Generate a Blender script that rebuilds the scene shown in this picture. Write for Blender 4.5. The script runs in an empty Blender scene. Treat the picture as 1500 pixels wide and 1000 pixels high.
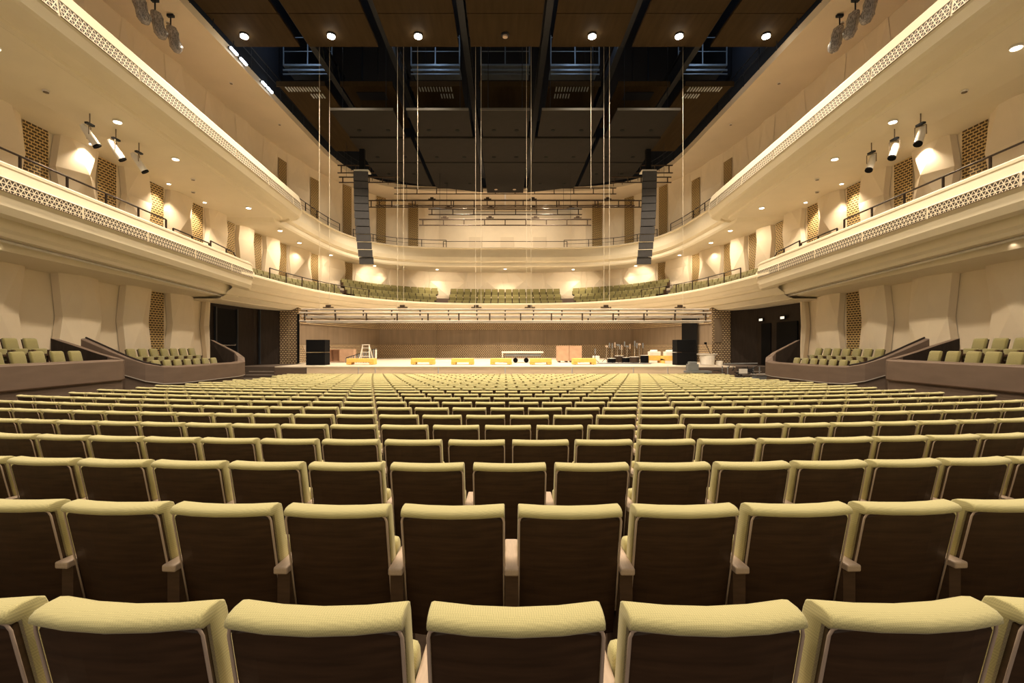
import bpy, bmesh, math, random
from mathutils import Vector, Matrix
random.seed(7)
scene = bpy.context.scene
COL = scene.collection
EYE = 2.42            # height of the eye above the floor in front of the stage; every height below is measured from the eye
PI = math.pi

# ------------------------------------------------------------------ camera, world, exposure
cam_d = bpy.data.cameras.new('camera'); cam = bpy.data.objects.new('camera', cam_d); COL.objects.link(cam)
cam_d.sensor_width = 36.0; cam_d.lens = 708.0 / 1500.0 * 36.0
cam_d.shift_x = 10.0 / 1500.0; cam_d.shift_y = 5.0 / 1500.0
cam_d.clip_start = 0.05; cam_d.clip_end = 200
cam.location = (0, 0, EYE); cam.rotation_euler = (PI / 2, 0, 0)
scene.camera = cam

world = bpy.data.worlds.new('world'); scene.world = world; world.use_nodes = True
bg = world.node_tree.nodes['Background']; bg.inputs[0].default_value = (1.0, 0.855, 0.675, 1); bg.inputs[1].default_value = 0.50

vs = scene.view_settings
vs.view_transform = 'Standard'; vs.look = 'None'; vs.gamma = 1.0; vs.use_curve_mapping = False
vs.exposure = 0.12
scene.cycles.max_bounces = 6; scene.cycles.diffuse_bounces = 4; scene.cycles.glossy_bounces = 2
scene.cycles.sample_clamp_indirect = 4.0
scene.cycles.use_denoising = True

WARM = (1.0, 0.825, 0.60); COOL = (0.62, 0.78, 1.0)
def lamp(kind, loc, power, color=WARM, size=0.2, aim=None, spot=110, blend=0.6):
    d = bpy.data.lights.new('lamp_light', kind); d.energy = power; d.color = color
    if kind == 'SPOT': d.spot_size = math.radians(spot); d.spot_blend = blend; d.shadow_soft_size = size
    elif kind == 'POINT': d.shadow_soft_size = size
    elif kind == 'AREA': d.shape = 'DISK'; d.size = size
    o = bpy.data.objects.new('lamp_light', d); COL.objects.link(o)
    o.location = (loc[0], loc[1], loc[2] + EYE)
    v = Vector(aim) if aim else Vector((0, 0, -1))
    o.rotation_euler = v.to_track_quat('-Z', 'Y').to_euler()
    return o

# house lights: the visible row at Y=21 and the same rows further back over the stalls
for yy in (4.5, 10.0, 15.5, 21.0):
    for k in (-3, -2, -1, 1, 2, 3):
        if yy < 20 and abs(k) == 3: continue
        lamp('SPOT', (k * 3.78, yy, 13.25), 2300 if yy > 20 else 1300, WARM, 0.12, spot=125, blend=0.5)
# stage lights among the reflectors
for yy in (30.0, 35.5):
    for xx in (-8.0, -3.0, 3.0, 8.0):
        lamp('SPOT', (xx, yy, 11.0), 2600, WARM, 0.15, spot=120, blend=0.8)

# ------------------------------------------------------------------ materials
def new_mat(name):
    m = bpy.data.materials.new(name); m.use_nodes = True
    return m, m.node_tree.nodes, m.node_tree.links, m.node_tree.nodes['Principled BSDF']
def mat(name, col, rough=0.7, metal=0.0, var=0.06, scale=6.0, bump=0.0, spec=0.3, stretch=None):
    m, N, L, P = new_mat(name)
    P.inputs['Roughness'].default_value = rough; P.inputs['Metallic'].default_value = metal
    P.inputs['Specular IOR Level'].default_value = spec
    tc = N.new('ShaderNodeTexCoord'); mp = N.new('ShaderNodeMapping'); nz = N.new('ShaderNodeTexNoise')
    mp.inputs['Scale'].default_value = stretch or (1, 1, 1)
    nz.inputs['Scale'].default_value = scale; nz.inputs['Detail'].default_value = 4
    L.new(tc.outputs['Object'], mp.inputs[0]); L.new(mp.outputs[0], nz.inputs['Vector'])
    r = N.new('ShaderNodeValToRGB')
    r.color_ramp.elements[0].position = 0.3; r.color_ramp.elements[1].position = 0.7
    r.color_ramp.elements[0].color = tuple(c * (1 - var) for c in col) + (1,)
    r.color_ramp.elements[1].color = tuple(min(1, c * (1 + var)) for c in col) + (1,)
    L.new(nz.outputs['Fac'], r.inputs[0]); L.new(r.outputs[0], P.inputs['Base Color'])
    if bump:
        b = N.new('ShaderNodeBump'); b.inputs['Strength'].default_value = bump; b.inputs['Distance'].default_value = 0.01
        L.new(nz.outputs['Fac'], b.inputs['Height']); L.new(b.outputs[0], P.inputs['Normal'])
    return m
def emis(name, col, strength):
    m, N, L, P = new_mat(name)
    P.inputs['Base Color'].default_value = (0, 0, 0, 1)
    P.inputs['Emission Color'].default_value = col + (1,); P.inputs['Emission Strength'].default_value = strength
    return m
def brick_mat(name, c_brick, c_mortar, bw, rh, ms, rough=0.6, use='UV', smooth=0.1):
    m, N, L, P = new_mat(name); P.inputs['Roughness'].default_value = rough
    P.inputs['Specular IOR Level'].default_value = 0.3
    tc = N.new('ShaderNodeTexCoord'); b = N.new('ShaderNodeTexBrick')
    b.inputs['Color1'].default_value = c_brick + (1,); b.inputs['Color2'].default_value = tuple(c * 0.8 for c in c_brick) + (1,)
    b.inputs['Mortar'].default_value = c_mortar + (1,); b.inputs['Scale'].default_value = 1.0
    b.inputs['Brick Width'].default_value = bw; b.inputs['Row Height'].default_value = rh
    b.inputs['Mortar Size'].default_value = ms; b.inputs['Mortar Smooth'].default_value = smooth
    L.new(tc.outputs[use], b.inputs['Vector']); L.new(b.outputs['Color'], P.inputs['Base Color'])
    bp = N.new('ShaderNodeBump'); bp.inputs['Distance'].default_value = 0.02; bp.inputs['Strength'].default_value = 0.5
    L.new(b.outputs['Fac'], bp.inputs['Height']); L.new(bp.outputs[0], P.inputs['Normal'])
    return m
def triangle_mat(name, c_bar, c_hole, cell=0.19, bar=0.10):
    """Three families of bars at 60 degrees over UVs in metres: a lattice of triangular holes."""
    m, N, L, P = new_mat(name); P.inputs['Roughness'].default_value = 0.6
    tc = N.new('ShaderNodeTexCoord'); sp = N.new('ShaderNodeSeparateXYZ'); L.new(tc.outputs['UV'], sp.inputs[0])
    def mth(op, a, b=None):
        n = N.new('ShaderNodeMath'); n.operation = op
        for i, v in enumerate((a, b)):
            if v is None: continue
            if isinstance(v, (int, float)): n.inputs[i].default_value = v
            else: L.new(v, n.inputs[i])
        return n.outputs[0]
    outs = []
    for ang in (0, 60, 120):
        c, s = math.cos(math.radians(ang)) / cell, math.sin(math.radians(ang)) / cell
        t = mth('ADD', mth('MULTIPLY', sp.outputs['Y'], c), mth('MULTIPLY', sp.outputs['X'], s))
        f = mth('FRACT', t); d = mth('ABSOLUTE', mth('SUBTRACT', f, 0.5))
        outs.append(mth('GREATER_THAN', d, 0.5 - bar))
    mx = mth('MAXIMUM', mth('MAXIMUM', outs[0], outs[1]), outs[2])
    mix = N.new('ShaderNodeMix'); mix.data_type = 'RGBA'
    mix.inputs[6].default_value = c_hole + (1,); mix.inputs[7].default_value = c_bar + (1,)
    L.new(mx, mix.inputs[0]); L.new(mix.outputs[2], P.inputs['Base Color'])
    return m
def fabric_mat(name, col, k=420):
    m, N, L, P = new_mat(name); P.inputs['Roughness'].default_value = 0.85
    P.inputs['Specular IOR Level'].default_value = 0.2
    P.inputs['Sheen Weight'].default_value = 0.25
    tc = N.new('ShaderNodeTexCoord'); ch = N.new('ShaderNodeTexChecker'); ch.inputs['Scale'].default_value = k / 2
    mp = N.new('ShaderNodeMapping'); mp.inputs['Rotation'].default_value = (0.1, 0.05, PI / 4)
    L.new(tc.outputs['Object'], mp.inputs[0]); L.new(mp.outputs[0], ch.inputs['Vector'])
    ch.inputs['Color1'].default_value = tuple(c * 1.06 for c in col) + (1,)
    ch.inputs['Color2'].default_value = tuple(c * 0.86 for c in col) + (1,)
    L.new(ch.outputs['Color'], P.inputs['Base Color'])
    b = N.new('ShaderNodeBump'); b.inputs['Strength'].default_value = 0.25; b.inputs['Distance'].default_value = 0.002
    L.new(ch.outputs['Fac'], b.inputs['Height']); L.new(b.outputs[0], P.inputs['Normal'])
    return m

M = {}
M['plaster'] = mat('cream_plaster', (0.78, 0.67, 0.51), 0.75, var=0.03, scale=1.2)
M['fascia'] = mat('pale_fascia_plaster', (0.82, 0.735, 0.57), 0.6, var=0.02, scale=1.5)
M['ceiling'] = mat('beige_ceiling_plaster', (0.68, 0.575, 0.43), 0.8, var=0.03, scale=0.7)
M['groove'] = mat('shadow_groove', (0.30, 0.23, 0.15), 0.8)
M['lattice'] = triangle_mat('triangle_lattice', (0.80, 0.71, 0.56), (0.05, 0.035, 0.02), 0.125, 0.09)
M['gold'] = brick_mat('gold_woven_lattice', (0.085, 0.05, 0.018), (0.60, 0.43, 0.19), 0.19, 0.10, 0.017)
M['perf'] = brick_mat('perforated_brown_wood', (0.85, 0.68, 0.42), (0.15, 0.10, 0.065), 0.19, 0.12, 0.038)
M['stagewood'] = mat('brown_stage_panel', (0.235, 0.175, 0.12), 0.6, var=0.10, scale=1.2, stretch=(3, 3, 0.3))
M['darkwood'] = mat('near_black_wood', (0.028, 0.020, 0.016), 0.55, spec=0.12, var=0.2, scale=3, stretch=(4, 4, 0.5))
M['doorblue'] = mat('dark_slate_door', (0.03, 0.034, 0.042), 0.4)
M['ceilwood'] = mat('brown_ceiling_panel', (0.040, 0.025, 0.011), 0.8, spec=0.08, var=0.18, scale=1.2, stretch=(4, 0.4, 1))
M['reflector'] = mat('charcoal_reflector', (0.024, 0.021, 0.019), 0.8, spec=0.08, var=0.06, scale=2)
M['edge'] = mat('grey_reflector_edge', (0.11, 0.10, 0.09), 0.5)
M['void'] = mat('black_roof_void', (0.007, 0.010, 0.018), 0.9)
M['steel'] = mat('blue_grey_steel', (0.16, 0.20, 0.25), 0.5, metal=0.3)
M['darksteel'] = mat('dark_steel', (0.02, 0.022, 0.028), 0.5, metal=0.3)
M['rail'] = mat('dark_bronze_rail', (0.045, 0.03, 0.022), 0.45, metal=0.4)
M['truss'] = mat('brown_painted_truss', (0.065, 0.042, 0.028), 0.5, metal=0.3)
M['alu'] = mat('bare_metal_pipe', (0.45, 0.40, 0.36), 0.4, metal=0.3)
M['cable'] = mat('pale_rope', (0.75, 0.66, 0.52), 0.6)
M['seatwood'] = mat('dark_walnut_back', (0.052, 0.027, 0.014), 0.42, var=0.28, scale=5, stretch=(0.8, 3, 9), spec=0.35)
M['armwood'] = mat('pale_oak_arm', (0.50, 0.38, 0.29), 0.5, var=0.06, scale=20, stretch=(6, 1, 6))
M['armside'] = mat('walnut_arm_side', (0.085, 0.048, 0.028), 0.5, var=0.15, scale=8, stretch=(1, 1, 6))
M['piping'] = mat('pinkish_beige_piping', (0.52, 0.40, 0.32), 0.5)
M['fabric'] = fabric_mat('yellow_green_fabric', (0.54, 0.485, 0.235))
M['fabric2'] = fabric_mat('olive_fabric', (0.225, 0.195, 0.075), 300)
M['floor'] = mat('dark_timber_floor', (0.060, 0.038, 0.025), 0.5, var=0.2, scale=3, stretch=(0.4, 6, 1))
M['stage'] = mat('pale_stage_boards', (0.64, 0.56, 0.46), 0.5, var=0.08, scale=1.5, stretch=(0.3, 5, 1))
M['stageface'] = mat('pale_oak_stage_front', (0.72, 0.57, 0.43), 0.5, var=0.05, scale=3, stretch=(0.3, 1, 3))
M['box'] = mat('grey_brown_box_panel', (0.140, 0.098, 0.075), 0.5, var=0.10, scale=1.2, stretch=(1, 1, 4))
M['boxlow'] = mat('grey_brown_lower_panel', (0.13, 0.092, 0.070), 0.5, var=0.10, scale=1.2, stretch=(1, 1, 4))
M['black'] = mat('matt_black', (0.006, 0.006, 0.007), 0.7, spec=0.08)
M['speaker'] = mat('slate_grey_grille', (0.075, 0.073, 0.08), 0.55)
M['spkside'] = mat('charcoal_cabinet', (0.018, 0.017, 0.019), 0.6, spec=0.15)
M['white'] = mat('white_paint', (0.80, 0.76, 0.70), 0.4)
M['plastic'] = mat('clear_grey_plastic_wrap', (0.30, 0.275, 0.265), 0.22, var=0.75, bump=0.6, scale=12, spec=0.7, stretch=(4, 4, 0.6))
M['yellow'] = mat('yellow_foam', (0.80, 0.50, 0.13), 0.6, var=0.05)
M['ply'] = mat('pinkish_plywood', (0.52, 0.33, 0.22), 0.6, var=0.08, scale=3)
M['chrome'] = mat('chrome', (0.75, 0.75, 0.75), 0.2, metal=0.9)
M['greymetal'] = mat('grey_equipment', (0.20, 0.21, 0.22), 0.45)
M['carpet'] = mat('dark_step', (0.10, 0.075, 0.06), 0.8)
M['lit'] = emis('downlight_glow', (1.0, 0.90, 0.72), 30)
M['litsoft'] = emis('small_downlight_glow', (1.0, 0.88, 0.68), 9)
M['litcool'] = emis('cool_tube_glow', (0.80, 0.90, 1.0), 8)
M['unlit'] = mat('unlit_lens', (0.16, 0.12, 0.08), 0.4)
M['slat_light'] = mat('light_through_slats', (0.45, 0.48, 0.50), 0.5)  # pale tone painting the cool light that falls through the slats
M['exit'] = emis('lit_exit_sign', (1.0, 0.86, 0.66), 1.2)

# ------------------------------------------------------------------ mesh builder
class MB:
    def __init__(s): s.v = []; s.f = []; s.uv = {}; s.mi = []
    def add(s, vs, fs, mi=0, mtx=None):
        n = len(s.v)
        for p in vs:
            p = Vector(p); s.v.append(mtx @ p if mtx else p)
        for f in fs: s.f.append(tuple(i + n for i in f)); s.mi.append(mi)
        return s
    def box(s, c, d, mtx=None, mi=0):
        x, y, z = d[0] / 2, d[1] / 2, d[2] / 2
        vs = [Vector((c[0] + i * x, c[1] + j * y, c[2] + k * z)) for i in (-1, 1) for j in (-1, 1) for k in (-1, 1)]
        return s.add(vs, [(0, 1, 3, 2), (4, 6, 7, 5), (0, 4, 5, 1), (2, 3, 7, 6), (0, 2, 6, 4), (1, 5, 7, 3)], mi, mtx)
    def tube(s, p0, p1, r, n=6, r1=None, mi=0, mtx=None, caps=True):
        p0, p1 = Vector(p0), Vector(p1); d = p1 - p0
        if d.length < 1e-6: return s
        r1 = r if r1 is None else r1; q = d.to_track_quat('Z', 'Y').to_matrix()
        vs = []
        for (p, rr) in ((p0, r), (p1, r1)):
            for i in range(n):
                a = 2 * PI * i / n; vs.append(p + q @ Vector((rr * math.cos(a), rr * math.sin(a), 0)))
        fs = [(i, (i + 1) % n, n + (i + 1) % n, n + i) for i in range(n)]
        if caps: fs += [tuple(range(n - 1, -1, -1)), tuple(range(n, 2 * n))]
        return s.add(vs, fs, mi, mtx)
    def path(s, pts, r, n=6, mi=0):
        for a, b in zip(pts[:-1], pts[1:]): s.tube(a, b, r, n, mi=mi)
        return s
    def loft(s, rows, closed=False, mi=0, caps=False):
        """rows: list of equal-length point lists. UVs in metres: u along the stations, v along the profile."""
        n = len(s.v); k = len(rows[0]); u = 0
        vv = [0.0]
        for a, b in zip(rows[0][:-1], rows[0][1:]): vv.append(vv[-1] + (Vector(b) - Vector(a)).length)
        us = []
        for i, r in enumerate(rows):
            if i: u += (Vector(r[0]) - Vector(rows[i - 1][0])).length
            us.append(u)
            for p in r: s.v.append(Vector(p))
        for i in range(len(rows) - 1):
            for j in range(k if closed else k - 1):
                j2 = (j + 1) % k
                idx = (n + i * k + j, n + (i + 1) * k + j, n + (i + 1) * k + j2, n + i * k + j2)
                s.uv[len(s.f)] = ((us[i], vv[j]), (us[i + 1], vv[j]), (us[i + 1], vv[j2]), (us[i], vv[j2]))
                s.f.append(idx); s.mi.append(mi)
        if caps and k > 2:
            s.f.append(tuple(range(n, n + k))); s.mi.append(mi)
            m0 = n + (len(rows) - 1) * k
            s.f.append(tuple(range(m0 + k - 1, m0 - 1, -1))); s.mi.append(mi)
        return s
    def prism(s, poly, z0, z1, mi=0):
        n = len(poly)
        vs = [(p[0], p[1], z0) for p in poly] + [(p[0], p[1], z1) for p in poly]
        fs = [tuple(range(n - 1, -1, -1)), tuple(range(n, 2 * n))] + [(i, (i + 1) % n, n + (i + 1) % n, n + i) for i in range(n)]
        return s.add(vs, fs, mi)
    def mesh(s, name, mats, origin=(0, 0, 0), smooth=False, recalc=True, bevel=0, bseg=2):
        o = Vector(origin); me = bpy.data.meshes.new(name)
        me.from_pydata([tuple(v - o) for v in s.v], [], s.f)
        if not isinstance(mats, (list, tuple)): mats = [mats]
        for m in mats: me.materials.append(m)
        for p, k in zip(me.polygons, s.mi): p.material_index = k; p.use_smooth = smooth
        if s.uv:
            ul = me.uv_layers.new(name='UVMap')
            for fi, uvs in s.uv.items():
                p = me.polygons[fi]
                for li, uv in zip(p.loop_indices, uvs): ul.data[li].uv = uv
        if recalc or bevel:
            bm = bmesh.new(); bm.from_mesh(me)
            if bevel:
                ed = [e for e in bm.edges if len(e.link_faces) == 2 and e.calc_face_angle(0) > 0.5]
                bmesh.ops.bevel(bm, geom=ed, offset=bevel, segments=bseg, affect='EDGES', profile=0.5)
                if smooth:
                    for f in bm.faces: f.smooth = True
            bmesh.ops.recalc_face_normals(bm, faces=bm.faces)
            bm.to_mesh(me); bm.free()
        me.update(); return me
    def build(s, name, mats, parent=None, origin=None, **kw):
        """A part takes its coordinates from its parent's origin; a top-level mesh may have its own origin."""
        if parent is not None: org = parent['_o'] if '_o' in parent else (0, 0, 0)
        else: org = origin or (0, 0, 0)
        me = s.mesh(name, mats, org, **kw)
        o = bpy.data.objects.new(name, me); COL.objects.link(o)
        if parent is not None: o.parent = parent; ORG[o] = org
        else: o.location = org; ORG[o] = org
        if parent is not None: o['_o'] = list(org)
        elif origin: o['_o'] = list(org)
        return o
ORG = {}
def empty(name, loc, rz=0):
    o = bpy.data.objects.new(name, None); o.empty_display_size = 0.2; COL.objects.link(o)
    o.location = loc; o.rotation_euler[2] = rz
    if rz == 0: o['_o'] = list(loc)
    return o
def tag(o, label, cat, group=None, kind=None):
    if label: o['label'] = label
    if cat: o['category'] = cat
    if group: o['group'] = group
    if kind: o['kind'] = kind
    return o
def struct(o, label=None, cat='structure'):
    o['kind'] = 'structure'
    if label: o['label'] = label; o['category'] = cat
    return o
def copy_tree(root, loc, rz, label=None):
    r = root.copy(); COL.objects.link(r); r.location = loc; r.rotation_euler = (0, 0, rz)
    if label: r['label'] = label
    for ch in list(root.children):
        c = ch.copy(); COL.objects.link(c); c.parent = r
    return r
ORD = ['zeroth', 'first', 'second', 'third', 'fourth', 'fifth', 'sixth', 'seventh', 'eighth', 'ninth', 'tenth', 'eleventh', 'twelfth',
       'thirteenth', 'fourteenth', 'fifteenth', 'sixteenth', 'seventeenth', 'eighteenth', 'nineteenth', 'twentieth', 'twenty-first',
       'twenty-second', 'twenty-third', 'twenty-fourth', 'twenty-fifth', 'twenty-sixth', 'twenty-seventh', 'twenty-eighth']
SIDE = {-1: 'left', 1: 'right'}
def lerp(a, b, t): return a + (b - a) * t
def poly_at(pts, x):
    for (x0, y0), (x1, y1) in zip(pts[:-1], pts[1:]):
        if x <= x1: return lerp(y0, y1, max(0, (x - x0) / (x1 - x0)))
    return pts[-1][1]

# ------------------------------------------------------------------ plan curves (half plan, x >= 0 mirrored by s)
def curve(a, yc, ye, n, off=0.0, cnt=40, y0=None):
    """Straight side at x=a from y0 to yc, then a rounded end reaching (0, ye); the offset grows both half axes."""
    pts = []
    if y0 is not None:
        k = max(1, int((yc - y0) / 1.5))
        for i in range(k): pts.append((a + off, lerp(y0, yc, i / k)))
    for i in range(cnt + 1):
        t = (PI / 2) * i / cnt
        c, s_ = max(0.0, math.cos(t)), math.sin(t)
        pts.append(((a + off) * c ** (2 / n), yc + (ye - yc + off) * s_ ** (2 / n)))
    return pts
class Path:
    def __init__(s, pts):
        s.p = [Vector(p) for p in pts]; s.s = [0.0]
        for a, b in zip(s.p[:-1], s.p[1:]): s.s.append(s.s[-1] + (b - a).length)
        s.len = s.s[-1]
    def at(s, u):
        u = min(max(u, 0), s.len - 1e-6)
        for i in range(len(s.s) - 1):
            if u <= s.s[i + 1]:
                d = s.s[i + 1] - s.s[i]
                if d < 1e-9: continue
                t = (u - s.s[i]) / d; tg = (s.p[i + 1] - s.p[i]).normalized()
                return s.p[i].lerp(s.p[i + 1], t), tg
    def inner(s, u, off):
        """Point moved off the wall towards the hall."""
        p, t = s.at(u); n = Vector((-t.y, t.x)); return p + n * off
    def ratio(s, r):
        """Arc length where x/y = r (decreasing along the wall)."""
        lo, hi = 0, s.len
        for _ in range(50):
            m = (lo + hi) / 2; p, _t = s.at(m)
            if p.x / max(p.y, 1e-3) > r: lo = m
            else: hi = m
        return (lo + hi) / 2
WALL = Path(curve(15.2, 24.0, 46.0, 2.8, cnt=48, y0=3.0))
def px_s(px): return WALL.ratio(abs(px - 740) / 708.0)

# ------------------------------------------------------------------ floor and stage
def floor_z(y): return -(0.696 + 0.031 * y) - 0.98
b = MB()
b.loft([[(-15.4, y, floor_z(y)), (15.4, y, floor_z(y))] for y in (-3, 0, 8, 16, 24, 31)])
b.loft([[(-15.4, y, floor_z(y) - 0.3), (15.4, y, floor_z(y) - 0.3)] for y in (-3, 31)])
struct(b.build('floor', M['floor']))
SZ = -1.16
b = MB(); b.prism([(-12.4, 26), (12.4, 26), (12.4, 30.5), (14.2, 30.5), (14.2, 45), (-14.2, 45), (-14.2, 30.5), (-12.4, 30.5)], SZ - 0.06, SZ)
st = tag(b.build('stage', M['stage'], origin=(0, 26, SZ)), 'long pale timber stage platform beyond the front row of seats', 'stage')
xs = [-10.7, -7.9, -7.0, -3.6, 0.0, 3.6, 6.9, 8.75, 10.1]
for i in range(len(xs) - 1):
    b = MB(); b.box(((xs[i] + xs[i + 1]) / 2, 26.05, SZ - 0.75), (xs[i + 1] - xs[i] - 0.05, 0.08, 1.38)); b.build('front_panel', M['stageface'], st)
for s in (-1, 1):
    b = MB(); x0 = 10.72 if s < 0 else 10.12
    b.box((s * (x0 + 12.4) / 2, 26.05, SZ - 0.75), (12.4 - x0, 0.08, 1.38))
    o = b.build('front_panel', M['box'], st); o['label'] = 'darker brown end panel'
    b = MB(); b.box((s * 12.38, 28.2, SZ - 0.7), (0.05, 4.5, 1.3)); b.build('side_panel', M['box'], st)
    # landing and steps up to the side doors
    b = MB(); b.box((s * 13.8, 28.7, SZ - 0.7), (2.7, 3.6, 1.3), mi=0)
    for k in range(4): b.box((s * 13.35, 26.75 - 0.3 * k, SZ - 0.95 - 0.17 * k), (1.5, 0.3, 1.3))
    so = b.build('side_steps', M['carpet'], origin=(s * 13.3, 26, -2.4))
    tag(so, 'dark steps up to the stage door beside the %s end of the stage' % SIDE[s], 'steps')
    for k in range(4):
        b = MB(); b.box((s * 13.35, 26.61 - 0.3 * k, SZ - 0.30 - 0.17 * k), (1.5, 0.03, 0.03)); b.build('nosing', M['alu'], so)

# stage enclosure
SW = [(-14.2, 30.5), (-13.05, 30.5), (-13.15, 31.2), (-12.7, 34.6), (-10.9, 42.0), (-6.1, 43.6), (6.1, 43.6), (10.9, 42.0), (12.7, 34.6), (13.15, 31.2), (13.05, 30.5), (14.2, 30.5)]
def strip(z0, z1, pts): return MB().loft([[(p[0], p[1], z0), (p[0], p[1], z1)] for p in pts])
for nm, seg in (('wall_stage_left', SW[:5]), ('wall_stage_back', SW[4:8]), ('wall_stage_right', SW[7:])):
    w = struct(strip(SZ, 2.75, [(p[0] * 1.004, p[1] + 0.05) for p in seg]).build(nm, M['stagewood']))
    strip(SZ, 0.05, seg).build('perforated_band', M['perf'], w)
    strip(1.35, 2.7, seg).build('perforated_band', M['perf'], w)
    if nm == 'wall_stage_back':
        for x in (-6.1, -3.75, -2.4, -0.6, 1.3, 3.6, 6.1):
            MB().box((x, 43.52, 0.5), (0.035, 0.04, 4.4)).build('joint_strip', M['groove'], w)
for s in (-1, 1):
    seg = [(s * 14.2, 30.45), (s * 13.05, 30.45)]
    w = struct(strip(-2.4, 2.2, seg).build('wall_stage_%s_return' % SIDE[s], M['perf']))
    MB().box((s * 13.62, 30.42, 0.3), (0.03, 0.03, 3.6)).build('joint_strip', M['groove'], w)
    if s < 0: MB().box((-13.0, 30.38, 0.4), (0.12, 0.08, 3.1)).build('black_post', M['black'], w)
    if s > 0:
        MB().box((13.38, 30.40, 0.9), (0.45, 0.03, 1.5)).build('plain_panel', M['stagewood'], w)

d4 = struct(strip(SZ + 0.01, 1.9, [(12.60, 34.5), (12.86, 32.4)]).build('door_4', M['black']))

# ------------------------------------------------------------------ side walls of the hall
def wall_piece(s, z0, z1, u0, u1, off=0.0, step=0.6):
    n = max(1, int((u1 - u0) / step)); rows = []
    for i in range(n + 1):
        p = WALL.inner(lerp(u0, u1, i / n), off); rows.append([(s * p.x, p.y, z0), (s * p.x, p.y, z1)])
    return MB().loft(rows)
NICHE = [6.8, 9.6, 12.6, 15.4, 18.0, 20.8]
NICHE1 = NICHE + [px_s(p) for p in (336, 376, 413, 460, 510)]
NICHEU = NICHE + [px_s(p) for p in (336, 376, 413, 460, 508, 558, 605)]
UEND = WALL.ratio(118.0 / 708)          # where the upper back bay begins
def facet_slab(s, u0, u1, z0, z1, seed, depth=0.30, parent=None, material=None):
    """A plaster slab standing proud of the wall, its side edges zigzagging and its face folded."""
    rnd = random.Random(seed); hs = [0, 0.30, 0.62, 1.0]
    jog = [0.0, 0.26, 0.02, 0.28] if seed % 2 else [0.24, 0.0, 0.26, 0.02]
    vs = []; fs = []
    wd = u1 - u0
    for k, h in enumerate(hs):
        z = lerp(z0, z1, h); a = u0 + jog[k]; c = u1 - jog[(k + 1) % 4]
        mid = lerp(a, c, 0.42 + 0.16 * ((k + seed) % 2))
        dm = depth + ((0.30 if z0 < 8 and z0 > 0 else 0.10) if (k + seed) % 2 else -0.05)
        for (u, o) in ((a, 0.02), (a + 0.04, depth * 0.75), (mid, dm), (c - 0.04, depth * 0.75), (c, 0.02)):
            p = WALL.inner(u, o); vs.append((s * p.x, p.y, z))
    for k in range(3):
        for j in range(4):
            i = k * 5 + j
            if j in (1, 2):
                fs += ([(i, i + 1, i + 6), (i, i + 6, i + 5)] if (k + j + seed) % 2 else [(i, i + 1, i + 5), (i + 1, i + 6, i + 5)])
            else: fs.append((i, i + 1, i + 6, i + 5))
    return MB().add(vs, fs).build('wall_panel', material or M['plaster'], parent)
def perf_panel(s, u, z0, z1, parent, w=0.86):
    rows = []
    for uu in (u - w / 2, u + w / 2):
        p = WALL.inner(uu, 0.05); rows.append([(s * p.x, p.y, z0), (s * p.x, p.y, z1)])
    # a slight waist like the slabs beside it
    b = MB().loft(rows); return b.build('lattice_panel', M['gold'], parent)

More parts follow.
